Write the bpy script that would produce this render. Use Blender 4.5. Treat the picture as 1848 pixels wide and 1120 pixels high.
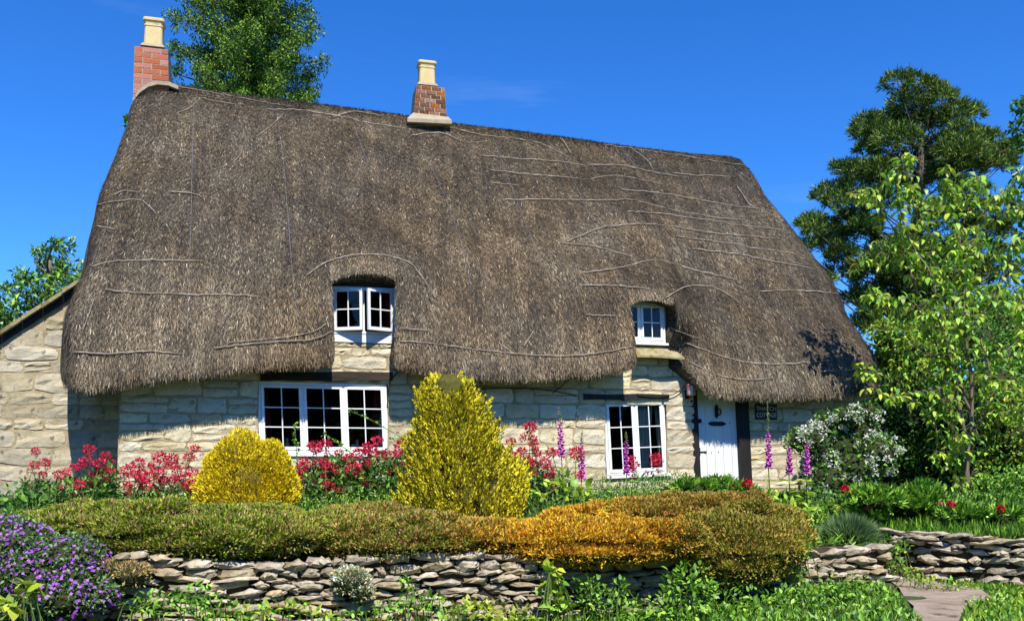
import bpy, math, random
import numpy as np
from mathutils import Vector, Matrix
from mathutils.bvhtree import BVHTree

for o in list(bpy.data.objects):
    bpy.data.objects.remove(o)
SC = bpy.context.scene
COL = SC.collection
rng = np.random.default_rng(11)
random.seed(11)
R = math.radians

# ------------------------------------------------------------------ camera
F, CX, CY, PITCH, EYEZ = 1650.0, 924.0, 735.0, R(4.0), 1.6
cam = bpy.data.cameras.new('camera')
cam.sensor_fit = 'HORIZONTAL'
cam.sensor_width = 36.0
cam.lens = 36.0 * F / 1848.0
cam.shift_y = (CY - 560.0) / 1848.0
cam.clip_start = 0.1
cam.clip_end = 3000
camo = bpy.data.objects.new('camera', cam)
COL.objects.link(camo)
camo.location = (0, 0, EYEZ)
camo.rotation_euler = (R(90) + PITCH, 0, 0)
SC.camera = camo

# ------------------------------------------------------------------ light
YAW = R(14.5)                      # the front wall of the cottage is turned this far
SUN_EL = R(54.0)
# the sun stands square to the front wall
sdx, sdy = math.sin(YAW) * 1.0, -math.cos(YAW)      # horizontal direction towards the sun
world = bpy.data.worlds.new('World')
SC.world = world
world.use_nodes = True
wn = world.node_tree
wn.nodes.clear()
wout = wn.nodes.new('ShaderNodeOutputWorld')
bg = wn.nodes.new('ShaderNodeBackground')
sky = wn.nodes.new('ShaderNodeTexSky')
sky.sky_type = 'NISHITA'
sky.sun_disc = False
sky.sun_elevation = SUN_EL
sky.sun_rotation = math.atan2(sdx, sdy)
sky.altitude = 1200
sky.air_density = 0.9
sky.dust_density = 0.0
sky.ozone_density = 3.5
hsv = wn.nodes.new('ShaderNodeHueSaturation')
hsv.inputs['Saturation'].default_value = 1.28
hsv.inputs['Value'].default_value = 1.0
bg.inputs['Strength'].default_value = 0.120
wn.links.new(sky.outputs[0], hsv.inputs['Color'])
tint = wn.nodes.new('ShaderNodeMixRGB')
tint.blend_type = 'MULTIPLY'
tint.inputs['Fac'].default_value = 1.0
tint.inputs['Color2'].default_value = (0.74, 1.02, 1.38, 1)      # the deep saturated blue of this summer sky
wn.links.new(hsv.outputs[0], tint.inputs['Color1'])
# a few faint wisps of high cloud
wtc = wn.nodes.new('ShaderNodeTexCoord')
wmp = wn.nodes.new('ShaderNodeMapping'); wmp.inputs['Scale'].default_value = (2.2, 2.2, 16.0); wmp.inputs['Rotation'].default_value = (0.0, 0.09, 0.0); wmp.inputs['Location'].default_value = (0.4, 0.0, 1.3)
wnz = wn.nodes.new('ShaderNodeTexNoise'); wnz.inputs['Scale'].default_value = 1.6; wnz.inputs['Detail'].default_value = 7; wnz.inputs['Roughness'].default_value = 0.6
wmr = wn.nodes.new('ShaderNodeMapRange'); wmr.inputs['From Min'].default_value = 0.60; wmr.inputs['From Max'].default_value = 0.85; wmr.inputs['To Max'].default_value = 0.07
wcl = wn.nodes.new('ShaderNodeMixRGB'); wcl.inputs['Color2'].default_value = (6.5, 7.2, 8.0, 1)
wn.links.new(wtc.outputs['Generated'], wmp.inputs['Vector']); wn.links.new(wmp.outputs[0], wnz.inputs['Vector'])
wn.links.new(wnz.outputs['Fac'], wmr.inputs['Value']); wn.links.new(wmr.outputs[0], wcl.inputs['Fac'])
wn.links.new(tint.outputs[0], wcl.inputs['Color1'])
wn.links.new(wcl.outputs[0], bg.inputs['Color'])
wn.links.new(bg.outputs[0], wout.inputs['Surface'])
sun = bpy.data.lights.new('sun', 'SUN')
sun.energy = 5.0
sun.angle = R(0.53)
sun.color = (1.0, 0.955, 0.86)
suno = bpy.data.objects.new('sun', sun)
COL.objects.link(suno)
to_sun = Vector((sdx * math.cos(SUN_EL), sdy * math.cos(SUN_EL), math.sin(SUN_EL)))
suno.rotation_euler = to_sun.to_track_quat('Z', 'Y').to_euler()
suno.location = (0, -20, 30)
SC.view_settings.view_transform = 'Standard'
SC.view_settings.look = 'None'
SC.view_settings.exposure = 0.58
SC.view_settings.gamma = 1.0
SC.view_settings.use_curve_mapping = False
SC.render.engine = 'CYCLES'
SC.cycles.use_denoising = True
SC.cycles.max_bounces = 6
SC.cycles.transparent_max_bounces = 12

# ------------------------------------------------------------------ geometry helpers
def ray(x, y):
    xc, yc = (x - CX) / F, (CY - y) / F
    return np.array([xc, math.cos(PITCH) - math.sin(PITCH) * yc, math.sin(PITCH) + math.cos(PITCH) * yc])

def at(x, y, Y):
    d = ray(x, y)
    t = Y / d[1]
    return np.array([d[0] * t, Y, EYEZ + d[2] * t])

def scale_at(Y):
    return F / Y

# cottage frame: u along the front wall, v into the house, z up
HO = np.array([0.0, 16.5, 0.0])
HU = np.array([math.cos(YAW), math.sin(YAW), 0])
HV = np.array([-math.sin(YAW), math.cos(YAW), 0])
EYE = np.array([0, 0, EYEZ])

def hloc(p):
    q = np.asarray(p) - HO
    return np.array([q @ HU, q @ HV, q[2]])

def hworld(u, v, z):
    return HO + HU * u + HV * v + np.array([0, 0, z])

def fp(x, y, v=0.0):
    """where the line of sight of a picture point meets the plane v of the cottage: (u, z)"""
    d = ray(x, y)
    e = hloc(EYE)
    dl = np.array([d @ HU, d @ HV, d[2]])
    t = (v - e[1]) / dl[1]
    p = e + dl * t
    return p[0], p[2]

def mk(name, V, Fs, mat, parent=None, col=None, smooth=False, world_coords=False):
    V = np.asarray(V, dtype=np.float64).reshape(-1, 3)
    if world_coords and parent is not None:
        V = V - np.array(parent.location)
    me = bpy.data.meshes.new(name)
    if isinstance(Fs, np.ndarray):
        n, k = Fs.shape
        me.vertices.add(len(V))
        me.vertices.foreach_set('co', V.astype(np.float32).ravel())
        me.loops.add(n * k)
        me.loops.foreach_set('vertex_index', Fs.astype(np.int32).ravel())
        me.polygons.add(n)
        me.polygons.foreach_set('loop_start', np.arange(0, n * k, k, dtype=np.int32))
        me.update(calc_edges=True)
    else:
        me.from_pydata(V.tolist(), [], [tuple(f) for f in Fs])
        me.update()
    if smooth:
        me.polygons.foreach_set('use_smooth', np.ones(len(me.polygons), dtype=bool))
    if col is not None:
        a = me.attributes.new('tint', 'FLOAT_COLOR', 'POINT')
        c = np.ones((len(V), 4), dtype=np.float32)
        c[:, :3] = col
        a.data.foreach_set('color', c.ravel())
    me.materials.append(mat)
    o = bpy.data.objects.new(name, me)
    COL.objects.link(o)
    if parent is not None:
        o.parent = parent
    return o

def tag(o, label=None, cat=None, group=None, kind=None):
    if label: o['label'] = label
    if cat: o['category'] = cat
    if group: o['group'] = group
    if kind: o['kind'] = kind
    return o

def thing(name, label, cat, loc=(0, 0, 0), rotz=0.0, group=None):
    o = bpy.data.objects.new(name, None)
    COL.objects.link(o)
    o.location = tuple(float(c) for c in loc)
    o.rotation_euler = (0, 0, rotz)
    o.empty_display_size = 0.2
    return tag(o, label, cat, group)

class MB:
    """collects faces for one mesh"""
    def __init__(s):
        s.v, s.f = [], []
    def add(s, V, Fs):
        b = len(s.v)
        s.v.extend([tuple(p) for p in V])
        s.f.extend([tuple(i + b for i in f) for f in Fs])
        return s
    def box(s, a0, a1, b0, b1, c0, c1, T=None):
        V = [(a, b, c) for c in (c0, c1) for b in (b0, b1) for a in (a0, a1)]
        if T: V = [T(*p) for p in V]
        return s.add(V, [(0, 2, 3, 1), (4, 5, 7, 6), (0, 1, 5, 4), (2, 6, 7, 3), (0, 4, 6, 2), (1, 3, 7, 5)])
    def tube(s, P, r, n=6, cap=True):
        V, Fs = tube(P, r, n, cap)
        return s.add(V, Fs)
    def build(s, name, mat, parent=None, smooth=False, world_coords=False, T=None):
        V = [T(*p) for p in s.v] if T else s.v
        return mk(name, V, s.f, mat, parent, smooth=smooth, world_coords=world_coords)

def tube(P, r, n=6, cap=True):
    P = np.asarray(P, float)
    m = len(P)
    r = np.broadcast_to(np.asarray(r, float), (m,))
    T = np.gradient(P, axis=0)
    T /= np.linalg.norm(T, axis=1, keepdims=True) + 1e-9
    ref = np.array([0.31, 0.17, 0.93]) if abs(T[0][2]) < 0.9 else np.array([1.0, 0.1, 0.05])
    V = []
    for i in range(m):
        a = np.cross(T[i], ref); a /= np.linalg.norm(a) + 1e-9
        b = np.cross(T[i], a)
        for k in range(n):
            t = 2 * math.pi * k / n
            V.append(P[i] + r[i] * (a * math.cos(t) + b * math.sin(t)))
    Fs = []
    for i in range(m - 1):
        for k in range(n):
            k2 = (k + 1) % n
            Fs.append((i * n + k, i * n + k2, (i + 1) * n + k2, (i + 1) * n + k))
    if cap:
        Fs.append(tuple(range(n - 1, -1, -1)))
        Fs.append(tuple((m - 1) * n + k for k in range(n)))
    return np.array(V), Fs

def catmull(P, n):
    P = np.asarray(P, float)
    if len(P) == 2:
        t = np.linspace(0, 1, n)[:, None]
        return P[0] * (1 - t) + P[1] * t
    d = np.r_[0, np.cumsum(np.linalg.norm(np.diff(P, axis=0), axis=1) + 1e-6)]
    t = np.linspace(0, d[-1], n)
    out = []
    for x in t:
        i = min(max(np.searchsorted(d, x) - 1, 0), len(P) - 2)
        p0, p1, p2, p3 = P[max(i - 1, 0)], P[i], P[i + 1], P[min(i + 2, len(P) - 1)]
        s = (x - d[i]) / (d[i + 1] - d[i])
        out.append(0.5 * ((2 * p1) + (-p0 + p2) * s + (2 * p0 - 5 * p1 + 4 * p2 - p3) * s * s + (-p0 + 3 * p1 - 3 * p2 + p3) * s ** 3))
    return np.array(out)

def unit(a):
    return a / (np.linalg.norm(a, axis=-1, keepdims=True) + 1e-9)

def rdir(n):
    return unit(rng.normal(size=(n, 3)))

def leaf_mesh(P, D, N, L, W, bend=0.15, fold=0.18):
    """one folded pointed leaf (two triangles) for each point"""
    n = len(P)
    L = np.broadcast_to(np.asarray(L, float), (n,))[:, None]
    W = np.broadcast_to(np.asarray(W, float), (n,))[:, None]
    D = unit(D)
    S = unit(np.cross(D, N))
    N = np.cross(S, D)
    V = np.empty((n, 4, 3))
    V[:, 0] = P
    V[:, 1] = P + D * L * .48 + S * W * .5 + N * W * fold
    V[:, 2] = P + D * L - N * L * bend
    V[:, 3] = P + D * L * .48 - S * W * .5 + N * W * fold
    b = np.arange(n)[:, None] * 4
    Fs = np.concatenate([b + np.array([0, 1, 2]), b + np.array([0, 2, 3])], axis=1).reshape(-1, 3)
    return V.reshape(-1, 3), Fs

def mixcol(n, cols, w=None, jitter=.18):
    cols = np.asarray(cols, float)
    idx = rng.choice(len(cols), n, p=None if w is None else np.asarray(w) / np.sum(w))
    c = cols[idx] * (1 + rng.normal(size=(n, 1)) * jitter)
    return np.clip(c, 0.002, 0.95)

def lump(P, f=3.0, seed=0):
    """cheap smooth noise in -1..1"""
    r = np.random.default_rng(seed)
    out = np.zeros(len(P))
    for k in range(5):
        w = r.normal(size=3) * f * (1 + .5 * k)
        out += np.sin(P @ w + r.uniform(0, 6.28)) / (1 + .4 * k)
    return out / 2.4

def leaf_mesh6(P, D, N, L, W, bend=.2, fold=.0):
    """an ovate leaf with a drooping tip (four triangles)"""
    n = len(P)
    L = np.broadcast_to(np.asarray(L, float), (n,))[:, None]
    W = np.broadcast_to(np.asarray(W, float), (n,))[:, None]
    D = unit(D); S = unit(np.cross(D, N)); N = np.cross(S, D)
    tw = rng.normal(size=(n, 1)) * .25
    V = np.empty((n, 6, 3))
    V[:, 0] = P
    for q, (t, w, sg) in enumerate(((.28, .46, 1), (.28, .46, -1), (.64, .40, 1), (.64, .40, -1))):
        V[:, 1 + q] = P + D * L * t + S * W * w * sg - N * L * bend * t * t + N * W * (tw * sg * t + .10)
    V[:, 5] = P + D * L - N * L * bend * 1.25
    b = np.arange(n)[:, None] * 6
    Fs = np.concatenate([b + np.array([0, 1, 2]), b + np.array([2, 1, 3]), b + np.array([2, 3, 4]), b + np.array([4, 3, 5])], axis=1).reshape(-1, 3)
    return V.reshape(-1, 3), Fs

class Fol:
    """leaves of one plant, gathered into one mesh"""
    def __init__(s):
        s.V, s.F, s.C, s.n = [], [], [], 0
    def leaves(s, P, D, N, L, W, C, bend=.15, fold=.18, ovate=False):
        if len(P) == 0: return s
        V, Fs = (leaf_mesh6 if ovate else leaf_mesh)(P, D, N, L, W, bend, fold)
        s.V.append(V); s.F.append(Fs + s.n); s.C.append(np.repeat(C, 6 if ovate else 4, axis=0)); s.n += len(V)
        return s
    def puff(s, c, r, n, L, W, cols, w=None, shell=.55, out=.8, up=.2, rand=.8, flat=.0, jitter=.2, bend=.15, half=None, ovate=False):
        """leaves through an ellipsoid: most of them in its outer layer"""
        c = np.asarray(c, float); r = np.broadcast_to(np.asarray(r, float), (3,))
        o = rdir(n)
        if half == 'top': o[:, 2] = np.abs(o[:, 2]) * .98 - .15
        o = unit(o)
        lm = 1 + .22 * lump(o, 2.6, int(abs(c[0] * 97 + c[2] * 31)) % 9999)
        rad = (shell + (1 - shell) * rng.random(n) ** .6) * lm
        P = c + o * rad[:, None] * r
        D = o * out + rdir(n) * rand + np.array([0, 0, up])
        N = unit(rdir(n) + np.array([0, 0, .6 + flat * 2]) + o * .5)
        Ls = L * rng.uniform(.6, 1.3, n)
        s.leaves(P, D, N, Ls, W * Ls / L, mixcol(n, cols, w, jitter), bend, ovate=ovate)
        return s
    def build(s, name, mat, parent, kind=None):
        o = mk(name, np.concatenate(s.V), np.concatenate(s.F), mat, parent, col=np.concatenate(s.C), world_coords=True)
        if kind: o['kind'] = kind
        return o

def ico(c, r, sub=2, noise=.12, seed=1):
    t = (1 + 5 ** .5) / 2
    V = [(-1, t, 0), (1, t, 0), (-1, -t, 0), (1, -t, 0), (0, -1, t), (0, 1, t), (0, -1, -t), (0, 1, -t), (t, 0, -1), (t, 0, 1), (-t, 0, -1), (-t, 0, 1)]
    Fs = [(0, 11, 5), (0, 5, 1), (0, 1, 7), (0, 7, 10), (0, 10, 11), (1, 5, 9), (5, 11, 4), (11, 10, 2), (10, 7, 6), (7, 1, 8), (3, 9, 4), (3, 4, 2), (3, 2, 6), (3, 6, 8), (3, 8, 9), (4, 9, 5), (2, 4, 11), (6, 2, 10), (8, 6, 7), (9, 8, 1)]
    V = [np.array(p, float) / np.linalg.norm(p) for p in V]
    for _ in range(sub):
        mid, NF = {}, []
        def m(a, b):
            k = (min(a, b), max(a, b))
            if k not in mid:
                p = V[a] + V[b]; V.append(p / np.linalg.norm(p)); mid[k] = len(V) - 1
            return mid[k]
        for a, b, c_ in Fs:
            x, y, z = m(a, b), m(b, c_), m(c_, a)
            NF += [(a, x, z), (b, y, x), (c_, z, y), (x, y, z)]
        Fs = NF
    V = np.array(V)
    V = V * (1 + noise * lump(V, 2.5, seed))[:, None]
    return np.asarray(c) + V * np.broadcast_to(np.asarray(r, float), (3,)), Fs

# ------------------------------------------------------------------ materials
def newmat(name):
    m = bpy.data.materials.new(name)
    m.use_nodes = True
    nt = m.node_tree
    return m, nt, nt.nodes['Principled BSDF'], nt.nodes['Material Output']

def surf(name, cols, scale=6.0, rough=.8, bump=.3, bscale=None, detail=8, rand=0.0, stretch=(1, 1, 1), spec=.3, pos=None, spots=None):
    """noise-coloured surface; rand tints each object on its own"""
    m, nt, b, out = newmat(name)
    tc = nt.nodes.new('ShaderNodeTexCoord')
    mp = nt.nodes.new('ShaderNodeMapping'); mp.inputs['Scale'].default_value = stretch
    nt.links.new(tc.outputs['Object'], mp.inputs['Vector'])
    nz = nt.nodes.new('ShaderNodeTexNoise'); nz.inputs['Scale'].default_value = scale; nz.inputs['Detail'].default_value = detail
    nz.inputs['Roughness'].default_value = .65
    nt.links.new(mp.outputs[0], nz.inputs['Vector'])
    rp = nt.nodes.new('ShaderNodeValToRGB')
    el = rp.color_ramp.elements
    n = len(cols)
    ps = pos or [.28 + .44 * i / max(n - 1, 1) for i in range(n)]
    while len(el) < n: el.new(.5)
    for e, c, p in zip(el, cols, ps):
        e.position = p; e.color = (*c, 1)
    nt.links.new(nz.outputs['Fac'], rp.inputs['Fac'])
    last = rp.outputs['Color']
    if spots:
        n2 = nt.nodes.new('ShaderNodeTexNoise'); n2.inputs['Scale'].default_value = spots[1]; n2.inputs['Detail'].default_value = 5
        nt.links.new(mp.outputs[0], n2.inputs['Vector'])
        r2 = nt.nodes.new('ShaderNodeValToRGB'); r2.color_ramp.elements[0].position = spots[2]; r2.color_ramp.elements[1].position = spots[2] + .08
        nt.links.new(n2.outputs['Fac'], r2.inputs['Fac'])
        mx = nt.nodes.new('ShaderNodeMixRGB'); mx.inputs['Color2'].default_value = (*spots[0], 1)
        nt.links.new(r2.outputs['Color'], mx.inputs['Fac']); nt.links.new(last, mx.inputs['Color1'])
        last = mx.outputs['Color']
    if rand:
        oi = nt.nodes.new('ShaderNodeObjectInfo')
        mr = nt.nodes.new('ShaderNodeMapRange'); mr.inputs['To Min'].default_value = 1 - rand; mr.inputs['To Max'].default_value = 1 + rand
        nt.links.new(oi.outputs['Random'], mr.inputs['Value'])
        hs = nt.nodes.new('ShaderNodeHueSaturation')
        nt.links.new(mr.outputs[0], hs.inputs['Value']); nt.links.new(last, hs.inputs['Color'])
        ms = nt.nodes.new('ShaderNodeMath'); ms.operation = 'MULTIPLY'; ms.inputs[1].default_value = 7.31
        fr = nt.nodes.new('ShaderNodeMath'); fr.operation = 'FRACT'
        nt.links.new(oi.outputs['Random'], ms.inputs[0]); nt.links.new(ms.outputs[0], fr.inputs[0])
        m2 = nt.nodes.new('ShaderNodeMapRange'); m2.inputs['To Min'].default_value = .82; m2.inputs['To Max'].default_value = 1.25
        nt.links.new(fr.outputs[0], m2.inputs['Value']); nt.links.new(m2.outputs[0], hs.inputs['Saturation'])
        last = hs.outputs['Color']
    nt.links.new(last, b.inputs['Base Color'])
    b.inputs['Roughness'].default_value = rough
    b.inputs['Specular IOR Level'].default_value = spec
    if bump:
        n3 = nt.nodes.new('ShaderNodeTexNoise'); n3.inputs['Scale'].default_value = bscale or scale * 3; n3.inputs['Detail'].default_value = 8; n3.inputs['Roughness'].default_value = .7
        nt.links.new(mp.outputs[0], n3.inputs['Vector'])
        bm = nt.nodes.new('ShaderNodeBump'); bm.inputs['Strength'].default_value = bump; bm.inputs['Distance'].default_value = .03
        nt.links.new(n3.outputs['Fac'], bm.inputs['Height']); nt.links.new(bm.outputs['Normal'], b.inputs['Normal'])
    return m

def leafmat(name, trans=.3, rough=.45, spec=.4):
    """leaf: each leaf has its own tint, some light passes through"""
    m, nt, b, out = newmat(name)
    at_ = nt.nodes.new('ShaderNodeAttribute'); at_.attribute_name = 'tint'
    tc = nt.nodes.new('ShaderNodeTexCoord')
    nz = nt.nodes.new('ShaderNodeTexNoise'); nz.inputs['Scale'].default_value = 30
    nt.links.new(tc.outputs['Object'], nz.inputs['Vector'])
    mr = nt.nodes.new('ShaderNodeMapRange'); mr.inputs['To Min'].default_value = .7; mr.inputs['To Max'].default_value = 1.3
    nt.links.new(nz.outputs['Fac'], mr.inputs['Value'])
    mu = nt.nodes.new('ShaderNodeVectorMath'); mu.operation = 'SCALE'
    nt.links.new(at_.outputs['Color'], mu.inputs[0]); nt.links.new(mr.outputs[0], mu.inputs['Scale'])
    nt.links.new(mu.outputs[0], b.inputs['Base Color'])
    b.inputs['Roughness'].default_value = rough
    b.inputs['Specular IOR Level'].default_value = spec
    if trans:
        tr = nt.nodes.new('ShaderNodeBsdfTranslucent')
        nt.links.new(mu.outputs[0], tr.inputs['Color'])
        mx = nt.nodes.new('ShaderNodeMixShader'); mx.inputs[0].default_value = trans
        nt.links.new(b.outputs[0], mx.inputs[1]); nt.links.new(tr.outputs[0], mx.inputs[2])
        nt.links.new(mx.outputs[0], out.inputs['Surface'])
    return m

M = {}
M['stone'] = surf('limestone', [(.36, .295, .18), (.58, .50, .335), (.68, .615, .45)], 4.5, .9, .8, 18, rand=.16, spots=((.30, .27, .20), 9, .66))
M['stone_old'] = surf('weathered_limestone', [(.24, .20, .125), (.42, .36, .245), (.50, .45, .34)], 3.5, .9, .55, 14, rand=.18, spots=((.18, .16, .12), 8, .6))
M['mortar'] = surf('lime_mortar', [(.25, .185, .10), (.38, .30, .175), (.46, .38, .245)], 5, .95, .6, 30)
M['dry'] = surf('dry_wall_stone', [(.15, .12, .08), (.34, .28, .19), (.47, .41, .30)], 7, .92, .7, 22, rand=.25, spots=((.52, .50, .44), 15, .62))
M['earth'] = surf('dark_earth', [(.02, .015, .01), (.05, .037, .022), (.075, .055, .034)], 8, .95, .6)
M['white'] = surf('white_paint', [(.72, .72, .70), (.84, .84, .82)], 7, .45, .08, 40, spec=.4)
M['white_door'] = surf('white_door_paint', [(.66, .67, .66), (.76, .77, .76)], 4, .4, .06, 30, spec=.4)
M['black'] = surf('black_tarred_oak', [(.006, .006, .006), (.02, .018, .016)], 6, .6, .4, 30, stretch=(1, 1, .2))
M['beam'] = surf('dark_oak', [(.012, .009, .006), (.05, .035, .022)], 6, .75, .5, 25, stretch=(.2, 1, 1))
M['iron'] = surf('black_iron', [(.008, .008, .009), (.02, .02, .02)], 20, .5, .2)
M['brick_red'] = surf('red_brick', [(.30, .10, .065), (.43, .16, .105), (.50, .23, .16)], 9, .9, .5, 40, rand=.18, spots=((.36, .27, .19), 12, .63))
M['brick_mix'] = surf('mottled_brick', [(.035, .025, .022), (.20, .07, .04), (.42, .19, .085)], 5, .9, .5, 40, rand=.55, spots=((.46, .30, .05), 11, .60))
M['brick_mortar'] = surf('grey_brick_mortar', [(.30, .22, .14), (.42, .34, .25)], 20, .95, .5)
M['cement'] = surf('cement_fillet', [(.28, .225, .15), (.42, .345, .24)], 8, .95, .5)
M['pot'] = surf('buff_clay', [(.52, .38, .17), (.66, .51, .26)], 5, .8, .2, 30, spots=((.34, .25, .12), 6, .68))
M['slate'] = surf('stone_slate', [(.12, .10, .05), (.30, .25, .13), (.36, .31, .2)], 7, .95, .5, spots=((.20, .16, .03), 6, .55))
M['stick'] = surf('hazel_stick', [(.10, .08, .06), (.30, .24, .18), (.50, .43, .34)], 5, .85, .3)
M['wire'] = surf('galvanised_wire', [(.07, .08, .10), (.18, .20, .23)], 9, .6, 0)
M['bark'] = surf('bark', [(.05, .037, .026), (.13, .10, .07), (.20, .16, .12)], 6, .95, .8, 18, stretch=(1, 1, .25))
M['bark_pale'] = surf('pale_bark', [(.07, .05, .035), (.17, .125, .088), (.25, .195, .145)], 8, .9, .5, 18, stretch=(1, 1, .3))
M['stem'] = surf('green_stem', [(.07, .13, .02), (.13, .20, .04)], 9, .6, 0)
M['twig'] = surf('dark_twigs', [(.012, .016, .005), (.035, .042, .012), (.06, .06, .02)], 14, .95, .9, 30)
M['leaf'] = leafmat('leaf', .3)
M['gloss'] = leafmat('glossy_leaf', .2, .3, .5)
M['needle'] = leafmat('needle', .12, .6, .25)
M['petal'] = leafmat('petal', .3, .6, .2)
M['straw'] = leafmat('straw', .0, .7, .2)
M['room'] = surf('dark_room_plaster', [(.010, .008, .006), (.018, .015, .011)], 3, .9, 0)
M['red_cloth'] = surf('red_curtain', [(.25, .02, .012), (.36, .04, .025)], 8, .9, .3)
M['pale_cloth'] = surf('cream_curtain', [(.5, .47, .38), (.64, .6, .5)], 8, .9, .3)
M['copper'] = surf('weathered_copper', [(.28, .07, .04), (.42, .14, .09)], 12, .5, .2)
M['sign'] = surf('dark_sign_board', [(.022, .016, .010), (.04, .03, .02)], 8, .6, .1)
M['letter'] = surf('pale_lettering', [(.62, .62, .58), (.7, .7, .66)], 8, .7, 0)
M['clay'] = surf('pale_pottery', [(.42, .36, .27), (.52, .46, .36)], 8, .6, 0)
M['path'] = surf('worn_path', [(.17, .12, .085), (.29, .22, .165), (.38, .31, .25)], 3.5, .95, .7, 25, spots=((.10, .09, .04), 4, .62))

m, nt, b, out = newmat('window_glass')
nt.nodes.remove(b)
tr = nt.nodes.new('ShaderNodeBsdfTransparent'); tr.inputs['Color'].default_value = (.82, .86, .85, 1)
gl = nt.nodes.new('ShaderNodeBsdfGlossy'); gl.inputs['Roughness'].default_value = .02
fr = nt.nodes.new('ShaderNodeFresnel'); fr.inputs['IOR'].default_value = 1.45
mx = nt.nodes.new('ShaderNodeMixShader')
tcg = nt.nodes.new('ShaderNodeTexCoord'); nzg = nt.nodes.new('ShaderNodeTexNoise'); nzg.inputs['Scale'].default_value = 5
bpg = nt.nodes.new('ShaderNodeBump'); bpg.inputs['Strength'].default_value = .05; bpg.inputs['Distance'].default_value = .02
nt.links.new(tcg.outputs['Object'], nzg.inputs['Vector']); nt.links.new(nzg.outputs['Fac'], bpg.inputs['Height']); nt.links.new(bpg.outputs[0], gl.inputs['Normal'])
nt.links.new(fr.outputs[0], mx.inputs[0]); nt.links.new(tr.outputs[0], mx.inputs[1]); nt.links.new(gl.outputs[0], mx.inputs[2])
nt.links.new(mx.outputs[0], out.inputs['Surface'])
M['glass'] = m
m2, nt2, b2, _ = newmat('lantern_glass')
b2.inputs['Base Color'].default_value = (.62, .5, .47, 1); b2.inputs['Roughness'].default_value = .25
tc2 = nt2.nodes.new('ShaderNodeTexCoord'); nz2 = nt2.nodes.new('ShaderNodeTexNoise'); nz2.inputs['Scale'].default_value = 20
rp2 = nt2.nodes.new('ShaderNodeValToRGB'); rp2.color_ramp.elements[0].color = (.5, .38, .35, 1); rp2.color_ramp.elements[1].color = (.75, .65, .62, 1)
nt2.links.new(tc2.outputs['Object'], nz2.inputs['Vector']); nt2.links.new(nz2.outputs['Fac'], rp2.inputs[0]); nt2.links.new(rp2.outputs[0], b2.inputs['Base Color'])
M['lantern_glass'] = m2

# ------------------------------------------------------------------ ground
def bound(X):
    """front edge of the raised garden: Y of the retaining walls"""
    return np.interp(X, [-60, -3.5, 4.45, 4.75, 5.6, 7.5, 12, 60], [8.8 - 56.5 * .253, 8.8, 10.81, 11.6, 10.35, 9.5, 9.0, 6.0])

def ground_z(X, Y):
    X = np.asarray(X, float); Y = np.asarray(Y, float)
    d = Y - (bound(X) + .22)
    garden = .70 + .075 * np.clip(d, 0, 6.8)
    street = .05 + .25 * np.clip((X - 1.6) / 1.8, 0, 1)
    k = np.clip(d / .12, 0, 1)
    return street * (1 - k) + garden * k

xs = np.unique(np.concatenate([np.linspace(-400, -14, 30), np.linspace(-14, 14, 140), np.linspace(14, 400, 30)]))
ys = np.unique(np.concatenate([np.linspace(-30, 5, 12), np.linspace(5, 14, 100), np.linspace(14, 30, 40), np.linspace(30, 900, 40)]))
GX, GY = np.meshgrid(xs, ys)
GZ = ground_z(GX, GY)
GZ = GZ + .02 * lump(np.stack([GX.ravel(), GY.ravel(), 0 * GX.ravel()], 1), 1.2, 5).reshape(GZ.shape)
ny, nx = GX.shape
idx = np.arange(nx * ny).reshape(ny, nx)
quads = np.stack([idx[:-1, :-1], idx[:-1, 1:], idx[1:, 1:], idx[1:, :-1]], -1).reshape(-1, 4)
M['ground'] = surf('garden_soil_and_turf', [(.03, .035, .012), (.05, .075, .018), (.075, .11, .025)], 2.5, .95, .8, 12, spots=((.06, .045, .028), 3, .56))
gnd = mk('ground', np.stack([GX, GY, GZ], -1).reshape(-1, 3), quads, M['ground'], smooth=True)
tag(gnd, 'green turf and soil of the cottage garden', 'ground', kind='structure')

# path on the right, between the two walls
pv, pf = [], []
PL = [(3.45, 3.85, 8.0), (3.82, 4.3, 8.8), (4.02, 4.9, 9.45), (4.25, 5.15, 10.15), (4.44, 4.98, 10.75), (4.55, 4.8, 11.3)]
for i, (xa, xb, y) in enumerate(PL):
    for k in range(7):
        t = k / 6
        X = xa + (xb - xa) * t
        pv.append((X, y, .315 + .012 * math.sin(X * 5 + y * 3)))
for i in range(len(PL) - 1):
    for k in range(6):
        a = i * 7 + k
        pf.append((a, a + 1, a + 8, a + 7))
tag(mk('path', pv, pf, M['path'], smooth=True), 'worn brown stone path leading in between the two dry walls', 'path', kind='structure')

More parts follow.
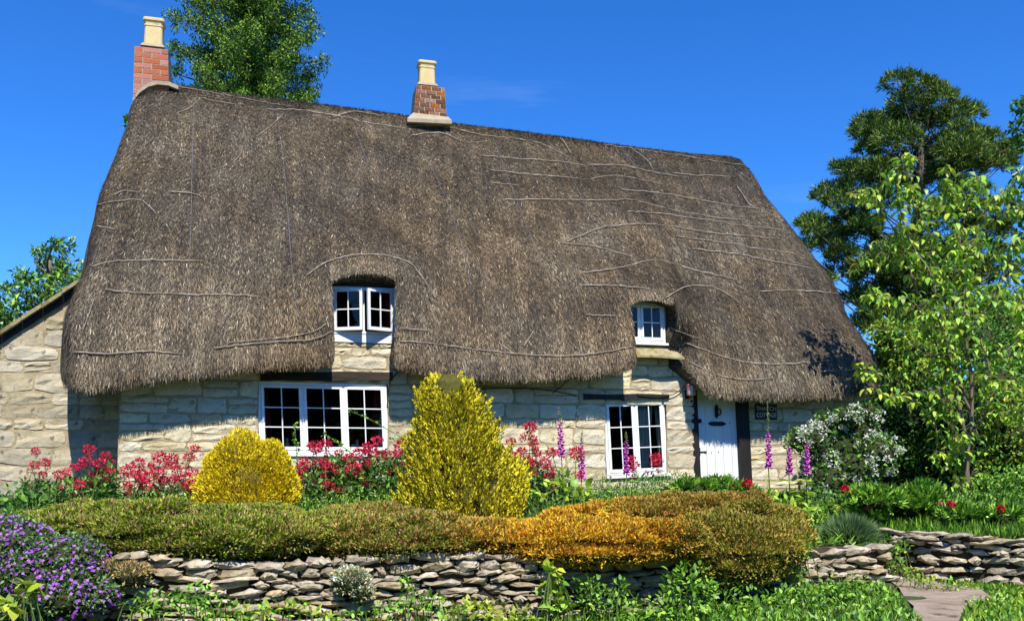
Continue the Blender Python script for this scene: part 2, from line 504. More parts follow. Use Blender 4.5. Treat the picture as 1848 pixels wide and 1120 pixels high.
# ------------------------------------------------------------------ stones
def stone_mesh(w, h, proud, depth=.10, seed=0, taper=.0, rough=.012, nu=4, nz=3, squ=5.0):
    """a rough block: cushion-shaped face, its sides going back into the wall. local x, z centred, front at y=-proud"""
    r = np.random.default_rng(seed)
    V, Fs = [], []
    ph = r.uniform(0, 6.28, 6)
    topb, botb = r.normal() * .08, r.normal() * .08
    for j in range(nz + 1):
        b_ = -1 + 2 * j / nz
        for i in range(nu + 1):
            a = -1 + 2 * i / nu
            # pull the corners in
            aa = a * (1 - .055 * abs(b_) ** squ)
            bb = b_ * (1 - .09 * abs(a) ** squ) * (1 - taper * abs(a) ** 2.2)
            x = aa * w / 2 + r.normal() * rough * (abs(a) == 1 or 1) + .012 * math.sin(3 * b_ + ph[0])
            z = bb * h / 2 * (1 + .1 * math.sin(2.2 * a + ph[1])) + r.normal() * rough * .7 + (topb if b_ > 0 else botb) * a * h * .5
            e = max(abs(a), abs(b_))
            y = -proud * (1 - .55 * e ** 4) + r.normal() * rough * (.9 if e < 1 else .4)
            V.append((x, y, z))
    W = nu + 1
    for j in range(nz):
        for i in range(nu):
            a = j * W + i
            Fs.append((a, a + 1, a + W + 1, a + W))
    edge = [i for i in range(W)] + [j * W + nu for j in range(1, nz + 1)] + [nz * W + i for i in range(nu - 1, -1, -1)] + [j * W for j in range(nz - 1, 0, -1)]
    base = len(V)
    for e in edge:
        V.append((V[e][0] * .97, depth, V[e][2] * .97))
    n = len(edge)
    for k in range(n):
        k2 = (k + 1) % n
        Fs.append((edge[k2], edge[k], base + k, base + k2))
    Fs.append(tuple(base + k for k in range(n)))
    return V, Fs

def courses(u0, u1, z0, z1, holes, hr=(.15, .30), lr=(.29, .77), gap=.032, seed=1):
    """rows of blocks of uneven height and length around the openings"""
    r = random.Random(seed)
    out = []
    z = z0
    while z < z1 - .05:
        h = r.uniform(*hr)
        if z + h > z1 - .08: h = z1 - z
        spans = [(u0, u1)]
        for (a, b, c, d) in holes:
            if z + h * .5 > c and z + h * .5 < d:
                ns = []
                for s in spans:
                    if b <= s[0] or a >= s[1]: ns.append(s); continue
                    if a > s[0]: ns.append((s[0], a))
                    if b < s[1]: ns.append((b, s[1]))
                spans = ns
        for s0, s1 in spans:
            u = s0
            while u < s1 - .04:
                L = r.uniform(*lr) * (.7 + h * 1.6)
                if s1 - (u + L) < .2: L = s1 - u
                if L > .95: L = L * .5
                if L > .07:
                    # now and then two thin blocks in place of one
                    if h > .2 and r.random() < .18:
                        k = r.uniform(.4, .6)
                        out.append((u + L / 2, z + h * k / 2, L - gap, h * k - gap))
                        out.append((u + L / 2, z + h * (1 + k) / 2, L - gap, h * (1 - k) - gap))
                    else:
                        out.append((u + L / 2, z + h / 2, L - gap, h - gap))
                u += L
        z += h
    return out

# ------------------------------------------------------------------ the cottage
cot = thing('thatched_cottage', 'thatched limestone cottage with white windows and two brick chimneys', 'house', HO, YAW)
GZH = 1.12                                             # ground at the front wall
UL = fp(213, 800)[0]; UR = fp(1572, 780)[0]
# openings on the front wall (u0, u1, z0, z1), read off the front plane
def rect(x0, x1, y0, y1, v=0):
    a, _ = fp(x0, (y0 + y1) / 2, v); b_, _ = fp(x1, (y0 + y1) / 2, v)
    _, c = fp((x0 + x1) / 2, y1, v); _, d = fp((x0 + x1) / 2, y0, v)
    return a, b_, c, d
W1 = rect(466, 700, 690, 818); W2 = rect(1093, 1203, 722, 856)
D1 = rect(597, 714, 519, 616); D2 = rect(1110, 1199, 546, 620)
DR = rect(1254, 1350, 702, 884)
DR = (DR[0], DR[1], GZH - .02, DR[3])
holes = [W1, W2, D1, D2, DR]

def wall_boxes(mb, u0, u1, z0, z1, v0, v1, holes):
    us = sorted({u0, u1, *[h for H in holes for h in H[:2] if u0 < h < u1]})
    for a, b_ in zip(us[:-1], us[1:]):
        zs = [z0]
        mid = (a + b_) / 2
        for H in sorted(holes, key=lambda H: H[2]):
            if H[0] < mid < H[1] and H[3] > z0 and H[2] < z1:
                zs += [max(H[2], z0), min(H[3], z1)]
        zs.append(z1)
        for c, d in zip(zs[0::2], zs[1::2]):
            if d - c > 1e-3: mb.box(a, b_, v0, v1, c, d)
mb = MB()
WT = 3.75
wall_boxes(mb, UL, UR, GZH - .5, WT, 0, .42, holes)
d1w = (D1[0] - .12, D1[1] + .12); d2w = (D2[0] - .2, D2[1] + .04)
wall_boxes(mb, d1w[0], d1w[1], WT, D1[3] + .12, .012, .42, [D1])
wall_boxes(mb, d2w[0], d2w[1], WT, D2[3] + .12, .012, .42, [D2])
wall = mb.build('front_wall', M['mortar'], cot)
mb = MB()
mb.box(UL, UL + .4, .425, 7.2, GZH - .5, 4.6).box(UR - .4, UR, .425, 7.2, GZH - .5, 4.6).box(UL, UR, 6.8, 7.2, GZH - .5, 3.9)
mb.build('rear_wall', M['stone_old'], cot)
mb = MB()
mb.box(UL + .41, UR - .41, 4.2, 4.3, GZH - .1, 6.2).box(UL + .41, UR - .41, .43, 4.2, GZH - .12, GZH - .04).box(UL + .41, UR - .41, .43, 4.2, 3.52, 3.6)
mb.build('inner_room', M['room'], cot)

# facade stones (each one its own block)
nst = 0
vis = courses(UL, UR, GZH - .04, 3.6, holes, seed=4)
vis += courses(D1[0] - .02, D1[1] + .02, 3.6, D1[2] - .02, [], (.13, .17), (.3, .6), seed=9)
vis += courses(D2[0] - .1, D2[1] + .1, 3.6, D2[2] - .14, [], (.13, .2), (.3, .6), seed=12)
for (u, z, w, h) in vis:
    V, Fs = stone_mesh(w, h, random.uniform(.008, .022), seed=nst + 50, rough=.009, nu=5)
    o = mk('stone', V, Fs, M['stone'], wall, smooth=False)
    o.location = (u, 0, z)
    nst += 1

# ---- windows
def window(R_, v, ncase, cols, rows, lean=0.0, slope=0.0, ajar=None, fw=.055, sash=.045, bar=.018, sill=True, head=True, label=None, depth=.09):
    u0, u1, z0, z1 = R_
    uc, zc = (u0 + u1) / 2, (z0 + z1) / 2
    T = lambda u, v_, z: (u - lean * (z - zc), v_, z + slope * (u - uc))
    w = bpy.data.objects.new('window', None); COL.objects.link(w); w.parent = cot
    if label: w['label'] = label
    mb = MB()
    mb.box(u0, u1, v, v + depth, z1 - fw, z1, T).box(u0, u0 + fw, v, v + depth, z0 + fw, z1 - fw, T).box(u1 - fw, u1, v, v + depth, z0 + fw, z1 - fw, T).box(u0, u1, v, v + depth, z0, z0 + fw, T)
    iw = (u1 - u0 - 2 * fw)
    cw = iw / ncase
    for k in range(1, ncase):
        x = u0 + fw + cw * k
        mb.box(x - fw * .32, x + fw * .32, v, v + depth, z0 + fw, z1 - fw, T)
    mb.build('frame', M['white'], w)
    if sill:
        MB().box(u0 - .03, u1 + .03, v - .085, v + depth, z0 - .045, z0 - .003, T).build('sill', M['white'], w)
    for k in range(ncase):
        a = u0 + fw + cw * k + (fw * .34 if k else .004)
        b_ = u0 + fw + cw * (k + 1) - (fw * .34 if k < ncase - 1 else .004)
        c, d = z0 + fw + .004, z1 - fw - .004
        vv = v - .012
        ang, hinge = (ajar[k] if ajar else (0, 0))
        hx = a if hinge < 0 else b_
        def TT(u, v_, z, hx=hx, ang=ang):
            if ang:
                ca, sa = math.cos(ang), math.sin(ang)
                du, dv = u - hx, v_ - vv
                u, v_ = hx + du * ca - dv * sa, vv + du * sa + dv * ca
            return T(u, v_, z)
        mb = MB()
        th = .045
        mb.box(a, a + sash, vv, vv + th, c, d, TT).box(b_ - sash, b_, vv, vv + th, c, d, TT).box(a + sash, b_ - sash, vv, vv + th, d - sash, d, TT).box(a + sash, b_ - sash, vv, vv + th, c, c + sash * 1.25, TT)
        mb.build('casement', M['white'], w)
        pa, pb, pc, pd = a + sash, b_ - sash, c + sash * 1.25, d - sash
        for i in range(1, cols):
            x = pa + (pb - pa) * i / cols
            MB().box(x - bar / 2, x + bar / 2, vv + .004, vv + .034, pc, pd, TT).build('glazing_bar', M['white'], w)
        for j in range(1, rows):
            z = pc + (pd - pc) * j / rows
            for i in range(cols):
                xa = pa + (pb - pa) * i / cols + (bar / 2 if i else 0); xb = pa + (pb - pa) * (i + 1) / cols - (bar / 2 if i < cols - 1 else 0)
                MB().box(xa, xb, vv + .006, vv + .032, z - bar / 2, z + bar / 2, TT).build('glazing_bar', M['white'], w)
        for i in range(cols):
            for j in range(rows):
                xa, xb = pa + (pb - pa) * i / cols, pa + (pb - pa) * (i + 1) / cols
                za, zb = pc + (pd - pc) * j / rows, pc + (pd - pc) * (j + 1) / rows
                rr = random.uniform(-.006, .006); rq = random.uniform(-.006, .006)
                q = [TT(xa, vv + .02 + rr, za), TT(xb, vv + .02 - rr, za), TT(xb, vv + .02 - rr + rq, zb), TT(xa, vv + .02 + rr + rq, zb)]
                mk('pane', q, [(0, 1, 2, 3)], M['glass'], w)
    return w
window(W1, .03, 3, 2, 3, .05, .0, label='wide white window of three casements on the ground floor')
window(W2, .03, 2, 2, 3, .05, .045, label='narrow white window of two casements beside the door')
window((D1[0], D1[1], D1[2] + .13, D1[3]), -.03, 2, 2, 2, .025, .02, ajar=[(R(-19), -1), (R(24), 1)], fw=.045, sill=False, label='dormer window with both casements ajar')
window((D2[0], D2[1], D2[2] + .02, D2[3]), -.02, 2, 2, 2, .03, .0, fw=.045, label='small dormer window half covered by thatch')
MB().box(D1[0], D1[1], -.02, .12, D1[2] - .02, D1[2] + .128).build('apron_board', M['white'], cot)

# beams over the openings
def beam(x0, x1, y0, y1, mat, v0=-.05, v1=.03, slope=0, nm='lintel'):
    a, b_, c, d = rect(x0, x1, y0, y1)
    mb = MB()
    n = 8
    for i in range(n):
        t0, t1 = i / n, (i + 1) / n
        V = []
        for z in (0, 1):
            for vv in (v0, v1):
                for t in (t0, t1):
                    zz = (c if z == 0 else d) + slope * (t - .5) + .008 * math.sin(9 * t + z * 2) 
                    V.append((a + (b_ - a) * t, vv - .006 * math.sin(13 * t), zz))
        mb.add(V, [(0, 2, 3, 1), (4, 5, 7, 6), (0, 1, 5, 4), (2, 6, 7, 3), (0, 4, 6, 2), (1, 3, 7, 5)])
    return mb.build(nm, mat, cot)
beam(470, 708, 671, 687, M['beam'], slope=.06)
beam(1052, 1206, 711, 721, M['black'], slope=.04)

# door
dr = bpy.data.objects.new('door', None); COL.objects.link(dr); dr.parent = cot; dr['label'] = 'white boarded front door with black iron fittings'
du0, _ = fp(1259, 790, .06); du1, _ = fp(1335, 790, .06)
dl = .035
TD = lambda u, v_, z: (u - dl * (z - 2.1), v_, z)
dz0, dz1 = GZH + .03, DR[3] - .02
nb = 5
for i in range(nb):
    a = du0 + (du1 - du0) * i / nb; b_ = du0 + (du1 - du0) * (i + 1) / nb
    MB().box(a + .0025, b_ - .0025, .06, .10, dz0, dz1, TD).build('board', M['white_door'], dr)
def at_door(x, y): return fp(x, y, .05)
kx, kz = at_door(1293, 742)
mb = MB()
ring = [(kx + .028 + .05 * math.sin(t), .02, kz - .01 - .06 * math.cos(t)) for t in np.linspace(0, 2 * math.pi, 15)]
mb.tube(ring, .013, 6).box(kx - .035, kx + .03, .03, .06, kz - .1, kz + .1, None)
mb.tube([(kx, .045, kz + .1), (kx, .045, kz + .135)], [.03, .006], 8).tube([(kx, .045, kz - .135), (kx, .045, kz - .1)], [.006, .03], 8)
mb.build('knocker', M['iron'], dr)
lx, lz = at_door(1294, 764)
mb = MB().box(lx - .125, lx + .125, .035, .06, lz - .04, lz + .04)
for s in (-1, 1): mb.tube([(lx + s * .125, .05, lz), (lx + s * .16, .05, lz), (lx + s * .19, .05, lz)], [.03, .028, .005], 6)
mb.build('letter_plate', M['iron'], dr)
hx_, hz_ = at_door(1262, 815)
MB().tube([(hx_, .05, hz_), (hx_ + .09, .05, hz_ + .005), (hx_ + .15, .05, hz_)], [.012, .01, .018], 6).tube([(hx_ + .01, .05, hz_ - .08), (hx_ + .01, .05, hz_ + .08)], .012, 6).build('hinge', M['iron'], dr)
hx_, hz_ = at_door(1263, 759)
MB().tube([(hx_, .02, hz_), (hx_, .06, hz_)], [.03, .035], 10).box(hx_ - .06, hx_ + .03, .045, .06, hz_ - .04, hz_ + .04).build('latch', M['iron'], dr)
for (x, y) in [(1266, 719), (1278, 719), (1291, 719), (1269, 764), (1317, 762), (1284, 816), (1297, 815), (1308, 719), (1320, 719)]:
    sx, sz = at_door(x, y)
    MB().tube([(sx, .05, sz), (sx, .062, sz)], [.008, .012], 6).build('stud', M['iron'], dr)
TP = lambda u, v_, z: (u - dl * (z - 2.1), v_, z)
a, _ = fp(1333, 790, 0); b_, _ = fp(1353, 790, 0)
MB().box(a, b_, -.03, .2, dz0 - .1, DR[3], TP).build('door_post', M['black'], cot)
a, _ = fp(1250, 790, 0); b_, _ = fp(1262, 790, 0)
MB().box(a, b_, -.005, .2, dz0 - .1, DR[3], TP).build('door_post', M['black'], cot)
MB().box(DR[0] - .05, DR[1] + .1, .0, .25, DR[3] + .003, DR[3] + .14).build('lintel', M['black'], cot)

# stone slate under the small dormer
sa, sz_ = fp(1150, 641, -.3); sb, _ = fp(1236, 641, -.3)
mb = MB()
N = 8
for i in range(N):
    t0, t1 = i / N, (i + 1) / N
    def P(t, k, top):
        u = sa + (sb - sa) * t
        return (u + (.0 if k == 0 else -.16 * t), -.3 + .014 * math.sin(7 * t) if k == 0 else .06, (sz_ + .03 * math.sin(5 * t) * .3 if k == 0 else D2[2] + .0) + (.0 if top else -.035))
    V = [P(t0, 0, 1), P(t1, 0, 1), P(t1, 1, 1), P(t0, 1, 1), P(t0, 0, 0), P(t1, 0, 0), P(t1, 1, 0), P(t0, 1, 0)]
    mb.add(V, [(0, 1, 2, 3), (7, 6, 5, 4), (0, 4, 5, 1), (1, 5, 6, 2), (2, 6, 7, 3), (3, 7, 4, 0)])
mb.build('sill_slate', M['slate'], cot)

# ------------------------------------------------------------------ thatch
VE, VR = -.62, 3.6                                     # v of the eave lip and of the ridge
ZR = lambda u: np.interp(u, RU, RZ)
ridge_px = [(248, 166), (285, 152), (320, 153), (380, 163), (450, 173), (600, 190), (735, 208), (820, 222), (950, 238), (1100, 259), (1250, 277), (1315, 281), (1332, 287)]
rr_ = [fp(x, y, VR) for x, y in ridge_px]
RU = np.array([p[0] for p in rr_]); RZ = np.array([p[1] for p in rr_])
ZE0 = 3.05
PROF = 1.34
def vmain(z):
    h = max((z - ZE0) / (9.5 - ZE0), 0)
    return VE + (VR - VE) * h ** PROF
eave_px = [(150, 697, 'm'), (200, 693, 'm'), (300, 676, 'm'), (380, 668, 'm'), (450, 658, 'm'), (520, 655, 'm'), (585, 654, 'm'), (600, 652, 'm'),
           (604, 645, 'c'), (603, 610, 'c'), (598, 570, 'c'), (588, 545, 'c'), (583, 528, 'a'), (592, 512, 'a'), (612, 500, 'a'), (638, 492, 'a'), (662, 490, 'a'), (690, 493, 'a'), (716, 502, 'a'), (736, 516, 'a'), (746, 532, 'a'), (736, 550, 'c'), (726, 572, 'c'), (717, 605, 'c'), (711, 640, 'c'),
           (714, 656, 'm'), (740, 663, 'm'), (800, 670, 'm'), (870, 676, 'm'), (950, 679, 'm'), (1050, 672, 'm'), (1110, 666, 'm'), (1146, 658, 'm'),
           (1151, 648, 'c'), (1148, 622, 'c'), (1141, 590, 'c'), (1130, 566, 'a'), (1136, 549, 'a'), (1155, 539, 'a'), (1190, 539, 'a'), (1216, 548, 'a'), (1240, 563, 'a'), (1246, 576, 'a'), (1232, 588, 'c'), (1216, 602, 'c'), (1211, 622, 'c'), (1234, 642, 'c'), (1242, 662, 'c'),
           (1264, 688, 'm'), (1284, 702, 'm'), (1310, 709, 'm'), (1380, 713, 'm'), (1450, 712, 'm'), (1520, 708, 'm'), (1560, 702, 'm')]
main_e = [fp(x, y, VE) for x, y, k in eave_px if k == 'm']
EUa = np.array([p[0] for p in main_e]); EZa = np.array([p[1] for p in main_e])
DM = []                                                # the two eyebrow dormers: centre u, half width, z of the hood's lip, push
for (xc, yc, w, want) in ((660, 494, 1.2, -.42), (1180, 541, .95, -.42)):
    v = 0
    for _ in range(4): uc_, zc_ = fp(xc, yc, want)
    DM.append((uc_, w, zc_, want))
DENT = fp(1218, 640, -.2)
def vsurf(u, z, p=PROF):
    u = np.asarray(u, float); z = np.asarray(z, float)
    ze = np.interp(u, EUa, EZa); zt = np.interp(u, RU, RZ) + .12
    h = np.clip((z - ze) / (zt - ze), 0, 1)
    v = VE + (VR - VE) * h ** p
    for (uc_, w, zc_, want) in DM:
        base = VE + (VR - VE) * np.clip((zc_ - np.interp(uc_, EUa, EZa)) / (np.interp(uc_, RU, RZ) - np.interp(uc_, EUa, EZa)), 0, 1) ** PROF
        A = base - want
        k = np.exp(-np.abs((u - uc_) / w) ** 3.0)
        kz = np.where(z > zc_, np.exp(-((z - zc_) / 1.0) ** 2), np.clip((z - ZE0) / (zc_ - ZE0), 0, 1))
        v = v - A * k * kz
    # beside the small dormer the coat dies back to the wall
    v = v + .50 * np.exp(-np.abs((u - DENT[0]) / .42) ** 2.5 - np.abs((z - DENT[1]) / .42) ** 2.5)
    return v
ep = []
for x, y, k in eave_px:
    v = VE
    for _ in range(8):
        u, z = fp(x, y, v)
        v = VE if k == 'm' else float(vsurf(u, z))
    ep.append((u, v, z, 0. if k == 'm' else 1.))
ep = np.array(ep)
# left and right ends wrap round the corners to the sides
uL = fp(104, 630, .3)[0]; uR = fp(1588, 640, .3)[0]
def corner(u0, v0, z0, u1, v1, z1, n, flip=False):
    out = []
    for t in np.linspace(0, 1, n):
        a = t * math.pi / 2
        out.append((u0 + (u1 - u0) * (math.sin(a) if not flip else 1 - math.cos(a)), v0 + (v1 - v0) * (1 - math.cos(a) if not flip else math.sin(a)), z0 + (z1 - z0) * t, 0.))
    return out
zl = ep[0][2]; zr_ = ep[-1][2]
left = [(uL, 7.4, zl + .3, 0.), (uL, 5.5, zl + .3, 0.), (uL, 3.6, zl + .3, 0.), (uL, 1.6, zl + .28, 0.)] + corner(uL, .5, zl + .24, ep[0][0], VE, ep[0][2], 7, flip=True)
right = corner(ep[-1][0], VE, ep[-1][2], uR, .4, zr_ + .25, 7) + [(uR, 1.6, zr_ + .28, 0.), (uR, 3.6, zr_ + .3, 0.), (uR, 5.5, zr_ + .3, 0.), (uR, 7.4, zr_ + .3, 0.)]

def resample(A, step, wz=1.0):
    A = np.asarray(A, float)
    d = np.r_[0, np.cumsum(np.sqrt(np.diff(A[:, 0]) ** 2 + np.diff(A[:, 1]) ** 2 + np.diff(A[:, 2]) ** 2))]
    n = max(int(d[-1] / step), 4)
    t = np.linspace(0, d[-1], n)
    return np.stack([np.interp(t, d, A[:, k]) for k in range(4)], 1)
fr_ = resample(ep, .030)
for _ in range(5):
    fr_[1:-1] = .25 * fr_[:-2] + .5 * fr_[1:-1] + .25 * fr_[2:]
lf = resample(left, .14); rt = resample(right, .14)
bk = resample([(uR, 7.4, zr_ + .3, 0), (uR - .5, 7.8, zr_ + .3, 0), (uL + .5, 7.8, zl + .3, 0), (uL, 7.4, zl + .3, 0)], .35)
# where each column meets the ridge
cum = np.r_[0, np.cumsum(np.abs(np.diff(fr_[:, 0])) + .22 * np.abs(np.diff(fr_[:, 2])))]
fr_r = RU[0] + .1 + (RU[-1] - RU[0] - .1) * cum / cum[-1]
lf_r = np.full(len(lf), RU[0]) + np.linspace(0, .1, len(lf))
rt_r = np.full(len(rt), RU[-1]) + np.linspace(0, .06, len(rt))
bk_r = np.linspace(RU[-1] + .06, RU[0], len(bk))
EA = np.concatenate([lf, fr_, rt, bk[1:-1]])
RR = np.concatenate([lf_r, fr_r, rt_r, bk_r[1:-1]])
nf0, nf1, nfE = len(lf), len(lf) + len(fr_), len(lf) + len(fr_) + len(rt)
pw = np.full(len(EA), PROF)
ii = np.arange(len(EA))
pw = np.interp(ii, [0, nf0, nf1 - 160, nf1, nfE], [1.45, 1.36, 1.34, 1.12, 1.08])
ROWS = 84
hs = np.linspace(0, 1, ROWS + 1)
grid = []
inward = np.stack([np.interp(ii, [0, nf0 - 6, nf0 + 8, nf1 - 8, nf1 + 6, nfE, len(EA)], [1, .75, 0, 0, -.75, -1, 0]), np.interp(ii, [0, nf0 - 6, nf0 + 8, nf1 - 8, nf1 + 6, nfE - 2, nfE, len(EA)], [0, .7, 1, 1, .7, 0, -1, -1])], 1)
isop = EA[:, 3]
rowB = np.stack([EA[:, 0] + inward[:, 0] * .85, EA[:, 1] + inward[:, 1] * .85, EA[:, 2] + .16 * (1 - isop)], 1)
rowA2 = np.stack([EA[:, 0] + inward[:, 0] * .24, EA[:, 1] + inward[:, 1] * .24, EA[:, 2] - .03 * (1 - isop)], 1)
rowA = np.stack([EA[:, 0] + inward[:, 0] * .09, EA[:, 1] + inward[:, 1] * .09, EA[:, 2] - .035 * (1 - isop)], 1)
DW = [D1, D2]
rowB0 = rowB.copy()
for q in np.where(isop > .3)[0]:
    Dq = DW[0] if abs(EA[q, 0] - DM[0][0]) < abs(EA[q, 0] - DM[1][0]) else DW[1]
    k_ = min(1.0, isop[q])
    tu = min(max(EA[q, 0], Dq[0] - .02), Dq[1] + .02); tz = min(EA[q, 2], Dq[3] + .015)
    rowB[q] = rowB[q] * (1 - k_) + np.array([tu, .035, tz]) * k_
    rowB0[q] = rowB0[q] * (1 - k_) + np.array([tu, .5, tz]) * k_
    e_ = EA[q, :3]
    rowA[q] = rowA[q] * (1 - k_) + (e_ * .86 + rowB[q] * .14) * k_
    rowA2[q] = rowA2[q] * (1 - k_) + (e_ * .5 + rowB[q] * .5) * k_
grid += [rowB0, rowB, rowA2, rowA]
for h in hs:
    g = h ** pw
    u = EA[:, 0] + (RR - EA[:, 0]) * g
    v = EA[:, 1] + (VR - EA[:, 1]) * g
    zt = ZR(RR) + .12
    z = EA[:, 2] + (zt - EA[:, 2]) * h
    fm = slice(nf0, nf1)
    wf = np.clip(np.minimum(ii[fm] - nf0, nf1 - 1 - ii[fm]) / 25., 0, 1)
    v[fm] = v[fm] * (1 - wf) + vsurf(u[fm], z[fm], pw[fm]) * wf
    d = np.sqrt((VR - v) ** 2 + np.clip(np.abs(u - RR) - .1, 0, None) ** 2 * .2)
    z = z - .6 * (np.sqrt(d ** 2 + .04) - d)
    grid.append(np.stack([u, v, z], 1))
grid = np.array(grid)                                   # rows x columns x 3
G0 = 4
# uneven hand: slow swells, and the lip rounds under
P_ = grid[G0:].reshape(-1, 3)
sw = (.075 * lump(P_, .75, 3) + .03 * lump(P_, 2.2, 8)).reshape(grid[G0:].shape[:2])
fade = np.clip(hs * 8, .25, 1)[:, None] * np.clip((1 - hs) * 10, 0, 1)[:, None]
grid[G0:, :, 1] -= sw * fade * inward[:, 1]
grid[G0:, :, 0] -= sw * fade * inward[:, 0]
lipk = np.exp(-hs * 26)[:, None]
grid[G0:, :, 0] += lipk * inward[:, 0] * .07
grid[G0:, :, 1] += lipk * inward[:, 1] * .07
nr, nc = grid.shape[:2]
gi = np.arange(nr * nc).reshape(nr, nc)
gj = np.concatenate([gi, gi[:, :1]], 1)
RF = np.stack([gj[:-1, :-1], gj[:-1, 1:], gj[1:, 1:], gj[1:, :-1]], -1).reshape(-1, 4)

mt, nt, b, out = newmat('thatch')
uvn = nt.nodes.new('ShaderNodeAttribute'); uvn.attribute_name = 'flow'
mp = nt.nodes.new('ShaderNodeMapping'); mp.inputs['Scale'].default_value = (55, 9, 1)
nt.links.new(uvn.outputs['Vector'], mp.inputs['Vector'])
n1 = nt.nodes.new('ShaderNodeTexNoise'); n1.inputs['Scale'].default_value = 1.0; n1.inputs['Detail'].default_value = 9; n1.inputs['Roughness'].default_value = .75
nt.links.new(mp.outputs[0], n1.inputs['Vector'])
rp = nt.nodes.new('ShaderNodeValToRGB')
for e_, c_, p_ in zip([rp.color_ramp.elements[0], rp.color_ramp.elements[1], rp.color_ramp.elements.new(.5), rp.color_ramp.elements.new(.6)],
                     [(.015, .014, .012, 1), (.28, .22, .14, 1), (.055, .047, .035, 1), (.125, .10, .066, 1)], [.33, .72, .46, .58]):
    e_.color = c_; e_.position = p_
nt.links.new(n1.outputs['Fac'], rp.inputs['Fac'])
n2 = nt.nodes.new('ShaderNodeTexNoise'); n2.inputs['Scale'].default_value = 1.3; n2.inputs['Detail'].default_value = 6
tco = nt.nodes.new('ShaderNodeTexCoord'); nt.links.new(tco.outputs['Object'], n2.inputs['Vector'])
mr = nt.nodes.new('ShaderNodeMapRange'); mr.inputs['From Min'].default_value = .3; mr.inputs['From Max'].default_value = .7; mr.inputs['To Min'].default_value = .7; mr.inputs['To Max'].default_value = 1.25
nt.links.new(n2.outputs['Fac'], mr.inputs['Value'])
sc = nt.nodes.new('ShaderNodeVectorMath'); sc.operation = 'SCALE'
nt.links.new(rp.outputs[0], sc.inputs[0]); nt.links.new(mr.outputs[0], sc.inputs['Scale'])
nt.links.new(sc.outputs[0], b.inputs['Base Color'])
b.inputs['Roughness'].default_value = .9; b.inputs['Specular IOR Level'].default_value = .15
bm = nt.nodes.new('ShaderNodeBump'); bm.inputs['Strength'].default_value = .9; bm.inputs['Distance'].default_value = .04
nt.links.new(n1.outputs['Fac'], bm.inputs['Height']); nt.links.new(bm.outputs[0], b.inputs['Normal'])
M['thatch'] = mt
roof = mk('thatch_roof', grid.reshape(-1, 3), RF, mt, cot, smooth=True)
dl_ = np.linalg.norm(np.diff(grid, axis=0), axis=2)
along = np.concatenate([np.zeros((1, nc)), np.cumsum(dl_, axis=0)], 0)
across = np.r_[0, np.cumsum(np.linalg.norm(np.diff(grid[30], axis=0), axis=1))]
flow = np.stack([np.broadcast_to(across, (nr, nc)), along, np.zeros((nr, nc))], -1).reshape(-1, 3)
fa = roof.data.attributes.new('flow', 'FLOAT_VECTOR', 'POINT')
fa.data.foreach_set('vector', flow.astype(np.float32).ravel())
bvh = BVHTree.FromPolygons([Vector(p) for p in grid.reshape(-1, 3)], [tuple(f) for f in RF])

def on_roof(x, y):
    d = ray(x, y)
    dlv = Vector((d @ HU, d @ HV, d[2])).normalized()
    hit = bvh.ray_cast(Vector(hloc(EYE)), dlv)
    if hit[0] is None: return None
    n = hit[1]
    if n.dot(dlv) > 0: n = -n
    return np.array(hit[0]), np.array(n)

